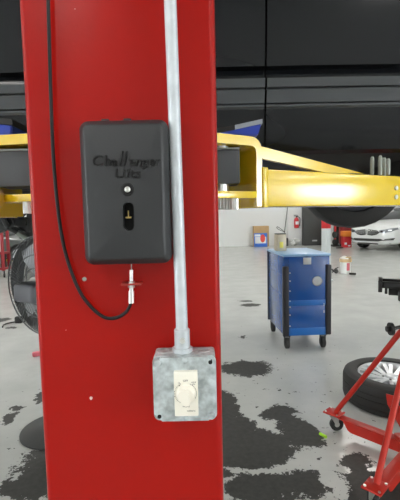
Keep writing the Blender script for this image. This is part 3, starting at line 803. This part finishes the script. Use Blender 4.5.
# can standing on the cabinet
zt_ = TT+.028
def ontop(px, py): return fl(px, py, zt_)
q = ontop(280.3, 250.8)
can = thing('paint_can', (q.x, q.y, zt_), 'tan square can with a wire handle standing on the blue cabinet', 'can')
s_ = .118
MB().box((q.x, q.y, zt_+.100), (s_, .10, .198), rot=rotz(.25), bev=.008).build('can_body', 'can_tan', can)
MB().box((q.x, q.y, zt_+.205), (s_*.94, .094, .012), rot=rotz(.25), bev=.004).build('lid', 'dark_grey', can)
MB().box((q.x+.004, q.y-.052, zt_+.075), (.045, .004, .07), rot=rotz(.25), bev=.001).build('can_label', 'can_yellow', can)
MB().tube(smooth_path([(q.x+.055, q.y, zt_+.225), (q.x+.02, q.y, zt_+.255), (q.x-.03, q.y, zt_+.29), (q.x-.035, q.y+.02, zt_+.275), (q.x+.0, q.y+.02, zt_+.25), (q.x+.055, q.y+.01, zt_+.226)], 5), .0035, 8).build('handle', 'black', can)

# ------------------------------------------------------------------ back of the shop
# cardboard carton by the wall
q = fl(261.5, 246.5); q.y = 19.62; bx_ = at(261.5, 240, 19.4).x
bx = thing('carton', (bx_, q.y, 0), 'large brown and blue cardboard carton standing against the back wall', 'box')
w_, d_, h_ = .74, .40, 1.0
MB().bb((bx_-w_/2, q.y-d_/2, 0), (bx_+w_/2, q.y+d_/2, h_), bev=.006).build('carton_body', 'cardboard', bx)
y_ = q.y-d_/2
MB().bb((bx_-w_/2+.004, y_-.006, .0), (bx_+w_/2-.09, y_, .66), bev=.002).build('printed_panel', 'box_blue', bx)
MB().bb((bx_-w_/2+.06, y_-.010, .16), (bx_+w_/2-.14, y_-.006, .48)).build('print_band', 'box_white', bx)
MB().prism([(.12*math.cos(a), .20*math.sin(a)) for a in [i*.4488 for i in range(14)]], face_at((bx_+.06, y_-.010, .40)), .004).build('print_motif', 'box_red', bx)
MB().bb((bx_-w_/2+.04, y_-.012, .50), (bx_-.05, y_-.006, .60)).build('print_band', 'box_white', bx)
# extinguisher on the pilaster
q = at(296.5, 222, 19.70)
ex_ = thing('fire_extinguisher', (q.x, 19.70, q.z-.33), 'red fire extinguisher hung on the white wall pilaster', 'extinguisher')
b = MB().lathe([(.05, -.30), (.105, -.285), (.115, -.26), (.115, .10), (.10, .16), (.05, .205), (.035, .22)], M.Translation((q.x, 19.70, q.z)), 22); b.build('cylinder', 'ext_red', ex_)
MB().cone((q.x, 19.7, q.z+.22), (q.x, 19.7, q.z+.28), .035, n=12).box((q.x-.03, 19.68, q.z+.30), (.20, .04, .035), bev=.008).box((q.x-.05, 19.68, q.z+.345), (.18, .035, .02), bev=.006).build('valve', 'dark_grey', ex_)
MB().tube(smooth_path([(q.x+.02, 19.68, q.z+.27), (q.x+.15, 19.66, q.z+.2), (q.x+.16, 19.66, q.z), (q.x+.14, 19.66, q.z-.2)]), .018, 8).build('hose', 'black', ex_)
MB().bb((q.x-.075, 19.575, q.z-.12), (q.x+.075, 19.60, q.z+.03), bev=.005).build('label_plate', 'box_white', ex_)
MB().bb((q.x-.04, 19.76, q.z-.1), (q.x+.04, 19.819, q.z+.1)).build('wall_bracket', 'dark_grey', ex_)
# cable dropping down the wall
b = MB().tube(smooth_path([at(288.5, 196, 19.79), at(287, 212, 19.79), at(285.5, 224, 19.93), at(284, 236, 19.95), at(283, 244, 19.93)]), .016, 6)
tag(b.build('wall_cable', 'dark_grey'), 'thin dark cable hanging down the white back wall', 'cable')
# tall dark locker
x0, x1 = at(303.5, 230, 19.5).x, at(322.5, 230, 19.5).x
lk = thing('locker', ((x0+x1)/2, 19.7, 0), 'tall dark grey metal locker standing right of the fire extinguisher', 'locker')
MB().bb((x0, 19.5, .04), (x1, 19.99, 2.1), bev=.008).build('locker_body', 'cab_dark', lk)
MB().bb((x0+.03, 19.48, .08), (x1-.03, 19.5, 2.06), bev=.006).build('locker_door', 'cab_dark', lk)
MB().bb((x0+.42, 19.472, .20), (x0+.66, 19.48, .27)).build('name_plate', 'plate', lk)
MB().bb((x0+.02, 19.52, 0), (x1-.02, 19.97, .04)).build('plinth', 'black', lk)
# pale clutter at the wall foot
q = V((at(295.5, 245, 19.55).x, 19.55, 0))
b = MB()
for i in range(9): b.ball((q.x+random.uniform(-.16, .18), q.y+random.uniform(-.08, .08), random.uniform(.09, .26)), random.uniform(.09, .14), 10, (1.2, 1, .9))
bg = b.build('rag_pile', 'bag_grey', None, V((q.x, q.y, 0))); tag(bg, 'pale grey heap of rags on the floor below the fire extinguisher', 'rags')
zmin = min(v.co.z for v in bg.data.vertices); bg.location.z = -zmin
q = at(289.6, 242, 19.6); q.x -= .12; b = MB().bb((q.x-.05, 19.55, 0), (q.x+.05, 19.65, .36), bev=.01).bb((q.x-.03, 19.57, .36), (q.x+.03, 19.63, .40), bev=.005)
tag(b.build('spray_bottle', 'dark_grey', None, V((q.x, 19.6, 0))), 'small dark bottle standing beside the pale heap at the wall', 'bottle')
# red and white bollard post
bd_ = 9.0; x0, x1 = at(322.8, 240, bd_).x, at(331.6, 240, bd_).x; bc = (x0+x1)/2; bw = x1-x0
zr0 = at(327, 228.5, bd_).z; zr1 = at(327, 219.5, bd_).z
bl = thing('bollard', (bc, bd_, 0), 'pale grey steel post with a red band standing behind the blue cabinet', 'post')
MB().box((bc, bd_+.08, (zr0)/2), (bw*.74, bw*.74, zr0), rot=rotz(.62), bev=.006).build('post_shaft', 'post_grey', bl)
MB().box((bc, bd_+.08, (zr0+zr1)/2), (bw*.76, bw*.76, zr1-zr0), rot=rotz(.62), bev=.006).build('red_band', 'ext_red', bl)
MB().box((bc, bd_+.08, zr1+.10), (bw*.74, bw*.74, .20), rot=rotz(.62), bev=.01).build('post_cap', 'post_grey', bl)
MB().box((bc, bd_+.08, .01), (bw*1.3, bw*1.3, .02), bev=.003).build('foot_plate', 'post_grey', bl)
# workshop clutter right of the bollard
def cab(name, px0, px1, py_top, d, depth, m, label, cat, extra=None):
    x0, x1 = at(px0, 235, d).x, at(px1, 235, d).x; z1 = at((px0+px1)/2, py_top, d).z
    t = thing(name, ((x0+x1)/2, d+depth/2, 0), label, cat)
    MB().bb((x0, d, .10), (x1, d+depth, z1), bev=.01).build('cabinet_body', m, t)
    n = 5
    for i in range(n):
        za, zb_ = .14+(z1-.18)*i/n, .14+(z1-.18)*(i+1)/n-.02
        dr = MB().bb((x0+.03, d-.015, za), (x1-.03, d, zb_), bev=.004).build('drawer', m, t)
        MB().bb((x0+.06, d-.03, zb_-.03), (x1-.06, d-.015, zb_-.015)).build('drawer_pull', 'dark_grey', dr)
    for xx in (x0+.06, x1-.06):
        for yy in (d+.07, d+depth-.07): MB().lathe([(.05, -.015), (.05, .015)], M.Translation((xx, yy, .05)) @ frame_z((1, 0, 0)), 14).build('caster', 'rubber', t)
    return t
cab('tool_chest', 342.5, 351.5, 222, 18.3, .5, 'dull_red', 'red tool chest standing left of the white sedan', 'tool chest')
cab('tool_chest', 336.5, 342, 217, 19.2, .45, 'black', 'black tool chest between the bollard and the red chest', 'tool chest')
ob = thing('parts_bin', (at(346, 236, 18.0).x, 18.0, 0), 'orange and red parts bin on the floor before the red chest', 'bin')
xo = ob.location.x; z0 = at(346, 236.5, 18.0).z; z1 = at(346, 231, 18.0).z
MB().bb((xo-.17, 17.85, 0), (xo+.2, 18.15, z0), bev=.02).build('bin_base', 'ext_red', ob)
MB().bb((xo-.2, 17.8, z0), (xo+.24, 18.18, z1), bev=.03).build('bin_tray', 'orange', ob)
MB().bb((xo-.12, 17.83, .12), (xo-.02, 17.85, .22)).build('bin_label', 'box_white', ob)
MB().bb((xo+.04, 17.83, .05), (xo+.14, 17.85, .1)).build('bin_label', 'box_white', ob)
q = V((at(335.2, 232, 18.6).x, 18.6, 0))
rp = thing('hose_stand', q, 'thin red stand with a dark base behind the bollard post', 'stand')
MB().cone((q.x, q.y, .06), (q.x, q.y, 1.55), .045, n=12).build('pole', 'ext_red', rp)
MB().bb((q.x-.16, q.y-.16, 0), (q.x+.16, q.y+.16, .07), bev=.02).build('stand_base', 'rubber', rp)
MB().lathe([(.14, -.08), (.16, -.06), (.11, -.04), (.11, .04), (.16, .06), (.14, .08)], M.Translation((q.x-.02, q.y-.1, .55)) @ frame_z((1, .4, 0)), 20).build('hose_reel', 'dark_grey', rp)
MB().lathe([(.12, -.06), (.14, -.05), (.09, -.03), (.09, .03), (.14, .05), (.12, .06)], M.Translation((q.x-.04, q.y-.1, .20)) @ frame_z((1, .4, 0)), 20).build('hose_reel', 'rubber', rp)
q = V((at(339, 243, 17.5).x, 17.5, 0))
b = MB().tube(smooth_path([(q.x-.12, q.y, .02), (q.x-.02, q.y-.06, .03), (q.x+.1, q.y, .025), (q.x+.2, q.y+.08, .02)]), .02, 8)
tag(b.build('air_hose', 'rubber'), 'short dark hose lying on the floor before the black chest', 'hose')
# bucket on the floor
q = fl(345.5, 273.5)
bk = thing('bucket', (q.x, q.y, 0), 'white bucket with a tan rim and pink label on the open floor', 'bucket')
r_ = .135; XB = M.Translation((q.x, q.y, 0))
MB().lathe([(r_*.90, 0), (r_*.98, .30), (r_*.86, .30), (r_*.80, .02)], XB, 26).build('pail', 'bucket_white', bk)
MB().lathe([(r_*1.0, .295), (r_*1.10, .30), (r_*1.10, .375), (r_*.98, .375), (r_*.98, .30)], XB, 26).build('rim', 'tan', bk)
lb = MB()
for i in range(8):
    a = R(-98+i*4.5); a2 = R(-98+(i+1)*4.5); rr = r_*.955
    lb.b.faces.new([lb.b.verts.new(XB @ V((rr2*math.cos(t), rr2*math.sin(t), z))) for t, z, rr2 in ((a, .09, r_*.935), (a2, .09, r_*.935), (a2, .28, r_*.985), (a, .28, r_*.985))])
bmesh.ops.remove_doubles(lb.b, verts=lb.b.verts[:], dist=1e-5); lb.build('bucket_label', 'label_pink', bk)
rg = MB()
for i in range(7): rg.ball((q.x+random.uniform(-.08, .06), q.y+random.uniform(-.06, .06), .385+random.uniform(-.02, .03)), random.uniform(.04, .055), 10, (1.3, 1, .7))
tag(rg.build('rag', 'rag_white', None, V((q.x, q.y, .36))), 'crumpled white rag heaped in the tan rimmed bucket', 'rag')
b = MB().box((q.x+.06, q.y-.02, .41), (.16, .03, .03), rot=rotz(.3), bev=.008)
tag(b.build('brush', 'tan', None, V((q.x+.06, q.y-.02, .40))), 'tan brush lying across the top of the white bucket', 'brush')
q2 = fl(353, 274.5); b = MB().box((q2.x-.01, q2.y, .022), (.16, .09, .044), rot=rotz(-.3), bev=.012)
tag(b.build('wedge', 'rubber', None, V((q2.x, q2.y, 0))), 'small black block lying at the right foot of the bucket', 'block')
q3 = fl(334, 273.5); b = MB()
b.tube(smooth_path([(q3.x-.16, q3.y, .03), (q3.x-.05, q3.y+.04, .10), (q3.x+.03, q3.y-.05, .03), (q3.x+.10, q3.y, .06)]), .022, 8)
b.tube(smooth_path([(q3.x-.05, q3.y-.02, .03), (q3.x+.04, q3.y+.04, .11), (q3.x+.12, q3.y+.02, .15)]), .014, 8); b.ball((q3.x+.06, q3.y, .06), .055, 10)
b.ball((q3.x-.14, q3.y, .07), .06, 10, (1, 1, 1.1))
tag(b.build('tangled_hose', 'dark_grey', None, V((q3.x, q3.y, 0))), 'tangle of dark hose on the floor between cabinet and bucket', 'hose')

# ------------------------------------------------------------------ loose wheel on the floor
lw = thing('loose_wheel', (1.51, 3.11, 0), 'loose car wheel with a silver rim lying flat on the floor', 'wheel')
R_, Wd = .365, .235
X = M.Translation((1.51, 3.11, Wd/2)); h = Wd/2
prof = [(.245, -h*.8), (.255, -h), (.33, -h), (.355, -h*.86), (.365, -h*.62), (.366, -h*.56), (.360, -h*.54), (.360, -h*.47), (.366, -h*.45), (.366, -.06*h), (.360, -.04*h), (.360, .04*h), (.366, .06*h), (.366, h*.3), (.360, h*.32), (.360, h*.39), (.366, h*.41), (.365, h*.6), (.355, h*.86), (.33, h), (.30, h*1.0), (.262, h*.97), (.250, h*.82), (.246, h*.6)]
tr = MB().lathe(prof, X, 64, closed=True).build('tyre', 'rubber', lw)
MB().lathe([(.246, -h*.8), (.246, h*.6), (.252, h*.84), (.244, h*.90), (.236, h*.80), (.225, h*.30), (.215, -h*.4), (.03, -h*.45)], X, 48).build('rim_barrel', 'alloy', lw)
k = MB()
for i in range(10):
    for off in (-.035, .035):
        Xs = X @ M.Rotation(2*math.pi*i/10+off*3.2, 4, 'Z'); wd = .0145
        pts_ = [(.05, -wd*.8, h*.55), (.15, -wd, h*.74), (.238, -wd*1.15, h*.82), (.238, wd*1.15, h*.82), (.15, wd, h*.74), (.05, wd*.8, h*.55)]
        v = [k.b.verts.new(Xs @ V(p)) for p in pts_] + [k.b.verts.new(Xs @ (V(p)-V((0, 0, .03)))) for p in pts_]
        k.b.faces.new(v[:6]); k.b.faces.new(v[11:5:-1])
        for j in range(6): k.b.faces.new((v[j], v[(j+1) % 6], v[6+(j+1) % 6], v[6+j]))
k.lathe([(.082, h*.2), (.080, h*.58), (.066, h*.64), (.046, h*.62), (.043, h*.72), (.040, h*.76), (.004, h*.78)], X, 28)
k.build('spokes', 'alloy', lw)
k = MB()
for i in range(5):
    a = 2*math.pi*i/5+.4; k.cone(X @ V((.060*math.cos(a), .060*math.sin(a), h*.60)), X @ V((.060*math.cos(a), .060*math.sin(a), h*.655)), .010, n=12)
k.build('lug_hole', 'alloy_dark', lw)

# ------------------------------------------------------------------ red transmission jack
JC = V((1.255, 2.295, 0)); zP = .135
jk = thing('transmission_jack', JC, 'red rolling jack stand with braced legs on casters beside the loose wheel', 'jack')
c1, c2 = fl(334, 411.5, zP), fl(375.5, 485, zP)
corners = [c1, c2, V((2*JC.x-c2.x, c1.y, zP)), V((2*JC.x-c1.x, c2.y, zP))]
corners = [V((c.x, c.y, zP)) for c in corners]
MB().cone((JC.x, JC.y, .10), (JC.x, JC.y, .98), .048, n=28).cone((JC.x, JC.y, .98), (JC.x, JC.y, 1.0), .054, n=28).build('cylinder', 'jack_red', jk)
MB().cone((JC.x, JC.y, .9), (JC.x, JC.y, 1.06), .026, n=20).build('ram', 'chrome', jk)
MB().box((JC.x, JC.y, .13), (.16, .16, .03), bev=.004).build('hub_plate', 'jack_red', jk)
for c in corners:
    dv = (JC-V((c.x, c.y, 0))); L_ = dv.length; a = math.atan2(dv.y, dv.x); dv.normalize(); rz = rotz(a); sd = V((-dv.y, dv.x, 0))
    # leg: channel lying on its side, sloped cheek at the plate end
    k = MB()
    m_ = V((c.x, c.y, 0))+dv*(L_*.53)
    k.box(m_+V((0, 0, .112)), (L_*.88, .062, .007), rot=rz, bev=.0015)
    for s_ in (-.0275, .0275):
        Xp = M.Translation(V((c.x, c.y, 0))+sd*s_) @ rz.to_4x4() @ M.Rotation(R(90), 4, 'X')
        k.prism([(.075, .115), (L_*.97, .115), (L_*.97, .045), (.14, .045), (.115, .055)], Xp @ M.Translation((0, 0, -.0035)), .007)
    leg = k.build('leg', 'jack_red', jk)
    # corner plate with four bolts
    pl = MB().box((c.x, c.y, zP-.006), (.115, .10, .010), rot=rz, bev=.002).build('caster_plate', 'jack_red', jk)
    for sx_ in (-.042, .042):
        for sy_ in (-.036, .036):
            p = V((c.x, c.y, zP-.001))+dv*sx_+sd*sy_
            MB().cone(p, p+V((0, 0, .006)), .0068, n=6).build('bolt', 'zinc', pl)
    # brace tube
    p0_ = V((c.x, c.y, zP-.001))+dv*.012; p1_ = JC+V((0, 0, .85))-dv*.045
    MB().cone(p0_, p1_, .0165, n=18).build('brace', 'jack_red', jk)
    # swivel caster
    ang_ = a+.9; cxv = V((math.cos(ang_), math.sin(ang_), 0)); cyv = V((-cxv.y, cxv.x, 0)); wc_ = V((c.x, c.y, .046))+cxv*.018
    ca = MB().lathe([(.040, -.014), (.046, -.011), (.046, .011), (.040, .014)], M.Translation(wc_) @ frame_z(cyv), 24).build('caster', 'rubber', jk)
    MB().lathe([(.018, -.0155), (.016, .0155)], M.Translation(wc_) @ frame_z(cyv), 14).build('caster_hub', 'zinc', ca)
    k = MB().cone((c.x, c.y, .112), (c.x, c.y, .122), .030, n=20)
    for s_ in (-.019, .019):
        k.prism([(-.030, .112), (.026, .112), (.028, .040), (.010, .036)], M.Translation(V((c.x, c.y, 0))+cyv*s_) @ M(((cxv.x, 0, cyv.x, 0), (cxv.y, 0, cyv.y, 0), (0, 1, 0, 0), (0, 0, 0, 1))) @ M.Translation((0, 0, -.0015)), .003)
    k.build('caster_fork', 'zinc', ca)
    # gusset between brace and column
    nrm = sd
    Xp = M.Translation(JC-sd*.003) @ M(((-dv.x, 0, sd.x, 0), (-dv.y, 0, sd.y, 0), (0, 1, 0, 0), (0, 0, 0, 1)))
    MB().prism([(.045, .25), (.115, .375), (.165, .375), (.155, .31), (.046, .14)], Xp, .006).build('gusset', 'jack_red', jk)
# head: black cradle with arms and tilt screw
HX = M.Translation((JC.x, JC.y, 0)) @ M.Rotation(R(-25), 4, 'Z'); h3 = HX.to_3x3()
def hb(mb, lo, hi, bev=.004):
    lo, hi = V(lo), V(hi); mb.box(HX @ ((lo+hi)/2), hi-lo, rot=h3, bev=bev)
k = MB(); hb(k, (-.09, -.08, 1.055), (.09, .08, 1.085), .006); k.build('saddle_plate', 'black', jk)
for y_ in (-.07, .045):
    k = MB(); hb(k, (-.19, y_, 1.062), (.22, y_+.03, 1.100)); k.build('cradle_arm', 'black', jk)
for xa in (-.205, .215):
    k = MB(); hb(k, (xa, -.085, 1.040), (xa+.022, .085, 1.108), .003); k.build('cradle_end', 'black', jk)
k = MB(); hb(k, (-.15, -.03, 1.015), (-.06, .03, 1.060), .006); hb(k, (-.17, -.07, 1.03), (-.155, -.05, 1.07), .002); k.build('tilt_block', 'black', jk)
k = MB(); hb(k, (-.10, -.095, .995), (.12, -.065, 1.055), .008); k.build('tilt_screw', 'dark_grey', jk)
p = at(398, 329, 2.2); q = at(387, 329, 2.2)
k = MB().cone(q+V((-.004, 0, 0)), q+V((.016, 0, 0)), .016, n=14).cone(q+V((.014, 0, 0)), q+V((.030, 0, 0)), .036, n=18); k.build('valve_knob', 'black', jk)
k = MB().cone(q+V((.028, 0, .006)), V((JC.x, JC.y-.0, q.z+.006)), .006, n=10).cone(q+V((.028, 0, -.006)), V((JC.x, JC.y-.0, q.z-.006)), .005, n=10); k.build('valve_rod', 'dark_grey', jk)
k = MB().box((JC.x-.05, JC.y-.06, q.z+.05), (.05, .05, .10), bev=.008); k.build('pump_block', 'black', jk)
# lime plug on the floor
q = fl(323, 436.5)
b = MB().cone((q.x-.016, q.y+.020, .010), (q.x+.016, q.y-.022, .010), .010, n=16)
tag(b.build('ear_plug', 'lime', None, V((q.x, q.y, 0))), 'small lime green plug lying on the floor by the jack caster', 'plug')

# ------------------------------------------------------------------ pedestal fan behind the column
fb = fl(57.5, 430)
fan = thing('pedestal_fan', (fb.x, fb.y, 0), 'grey pedestal fan with a round wire cage left of the column', 'fan')
MB().lathe([(.250, 0), (.250, .012), (.235, .022), (.08, .045), (.035, .06)], M.Translation((fb.x, fb.y, 0)), 48).build('fan_base', 'dark_grey', fan)
fz = 1.5-(284-220)/400*fb.y
MB().cone((fb.x, fb.y, .05), (fb.x, fb.y, fz-.08), .020, n=16).cone((fb.x, fb.y, .05), (fb.x, fb.y, .55), .027, n=16).build('fan_pole', 'fan_grey', fan)
ya = R(29); back = V((-math.sin(ya), -math.cos(ya), 0))   # the motor side, toward the camera
fc = V((fb.x, fb.y, fz)); XF = M.Translation(fc) @ frame_z(back)
FR = .345
k = MB(); n = 56
for zz, rr, tr_ in ((.0, FR, .012), (.075, FR*.985, .005), (-.075, FR*.985, .005), (.105, FR*.62, .004), (.115, FR*.36, .004), (-.105, FR*.62, .004), (-.115, FR*.3, .004)):
    k.tube([XF @ V((rr*math.cos(2*math.pi*i/n), rr*math.sin(2*math.pi*i/n), zz)) for i in range(n)], tr_, 8, closed=True)
k.lathe([(FR*1.0, -.055), (FR*1.0, .055), (FR*.985, .055), (FR*.985, -.055)], XF, n, closed=True)
cage = k.build('cage_ring', 'fan_grey', fan)
k = MB()
for i in range(72):
    a = 2*math.pi*i/72; ca, sa = math.cos(a), math.sin(a); a2 = a+.25; cb_, sb_ = math.cos(a2), math.sin(a2)
    for s_ in (1, -1): k.tube([XF @ V((FR*ca, FR*sa, .02*s_)), XF @ V((FR*.97*ca, FR*.97*sa, .08*s_)), XF @ V((FR*.62*ca, FR*.62*sa, .108*s_)), XF @ V((.07*cb_, .07*sb_, .118*s_))], .0016, 4)
k.build('cage_wire', 'fan_grey', fan)
k = MB()
for i in range(4):
    Xs = XF @ M.Rotation(2*math.pi*i/4+.5, 4, 'Z'); ou = []
    for r1, w_, tw_ in ((.05, .05, .7), (.14, .10, .55), (.24, .13, .42), (.315, .12, .32)):
        ou.append([Xs @ V((r1, yy*w_*math.cos(tw_), yy*w_*math.sin(tw_)*.55+zz)) for yy, zz in ((-1, 0), (0, .012), (1, 0), (0, .008))])
    loft(k, ou)
k.lathe([(.055, -.05), (.06, .05), (.03, .06)], XF, 20); k.build('blade', 'blade', fan)
mc = XF @ V((0, 0, .19))-V((-.045, 0, .022))
k = MB().box(mc, (.20, .17, .125), rot=rotz(-ya), bev=.03, seg=4); mo = k.build('motor_housing', 'fan_motor', fan)
k = MB().box((fb.x, fb.y, fz-.06), (.06, .06, .10), rot=rotz(-ya), bev=.01).cone(fc, XF @ V((0, 0, .15)), .03, n=12)
k.tube([fc+V((0, 0, -.07)), XF @ V((0, -.0, .12))+V((0, 0, -.08)), XF @ V((0, 0, .13))], .018, 10); k.build('yoke', 'fan_grey', fan)
q = fl(19, 323)
b = MB().tube(smooth_path([(q.x-.12, q.y-.25, .012), (q.x-.16, q.y-.1, .012), (q.x-.02, q.y, .02), (q.x+.4, q.y+.05, .012), (q.x+.9, q.y-.1, .012)]), .010, 8).box((q.x, q.y, .05), (.11, .07, .10), bev=.02)
tag(b.build('power_cord', 'rubber', None, V((q.x, q.y, 0))), 'black cord and plug block on the floor left of the fan', 'cord')
q = fl(36.5, 356)
b = MB().box((q.x, q.y, .024), (.085, .06, .048), rot=rotz(.5), bev=.012)
tag(b.build('spray_can', 'label_pink', None, V((q.x, q.y, 0))), 'small pink and red item lying on the floor behind the column', 'can')
# red cart at the left edge
cd_ = 10.6; xr = at(3.6, 250, cd_).x; ct_ = thing('shop_cart', (xr-.45, cd_+.25, 0), 'dark red shop cart standing at the left edge of the picture', 'cart')
zt2 = at(4, 228.5, cd_).z; zb2 = at(4, 270, cd_).z
for xx in (xr-.06, xr-.9):
    for yy in (cd_, cd_+.32): MB().bb((xx-.02, yy, zb2-.02), (xx+.055, yy+.05, zt2), bev=.006).build('frame_post', 'dull_red', ct_)
for zz in (zb2, zb2+.42, zt2-.05): MB().bb((xr-.9, cd_+.004, zz), (xr, cd_+.366, zz+.05), bev=.008).build('shelf', 'dull_red', ct_)
MB().bb((xr-.92, cd_-.02, zt2), (xr+.02, cd_+.39, zt2+.03), bev=.01).build('cart_top', 'dull_red', ct_)
MB().bb((xr-.85, cd_+.08, zb2+.05), (xr-.22, cd_+.30, zb2+.42), bev=.01).build('bin', 'cart_white', ct_)
MB().bb((xr-.85, cd_+.08, zb2+.475), (xr-.2, cd_+.30, zt2-.06), bev=.01).build('bin', 'cart_white', ct_)
MB().bb((xr-.16, cd_+.10, zb2+.05), (xr-.08, cd_+.30, zb2+.42), bev=.01).build('bin', 'black', ct_)
for xx in (xr-.05, xr-.85):
    for yy in (cd_+.06, cd_+.33):
        w_ = MB().lathe([(.055, -.016), (.055, .016)], M.Translation((xx, yy, .055)) @ frame_z((1, .3, 0)), 16).build('caster', 'rubber', ct_)
        MB().cone((xx, yy, .08), (xx, yy, zb2-.0), .018, n=8).build('caster_stem', 'dark_grey', w_)
# yellow ramp on the floor before the grey car, and a low bar
q = fl(13.5, 260); 
b = MB().prism([(0, 0), (.42, 0), (.42, .15), (.14, .15)], M.Translation((q.x-.10, q.y, 0)) @ M.Rotation(R(90), 4, 'X'), .5)
tag(b.build('wheel_ramp', 'yellow', None, V((q.x, q.y, 0))), 'yellow wheel ramp on the floor between cart and fan', 'ramp')

# ------------------------------------------------------------------ light
w = bpy.data.worlds.new('sky'); S.world = w; w.use_nodes = True
bg = w.node_tree.nodes['Background']; bg.inputs[0].default_value = (.93, .97, 1, 1); bg.inputs[1].default_value = 13.0
vs = S.view_settings; vs.view_transform = 'Standard'; vs.look = 'None'; vs.gamma = 1; vs.use_curve_mapping = False; vs.exposure = 0.0
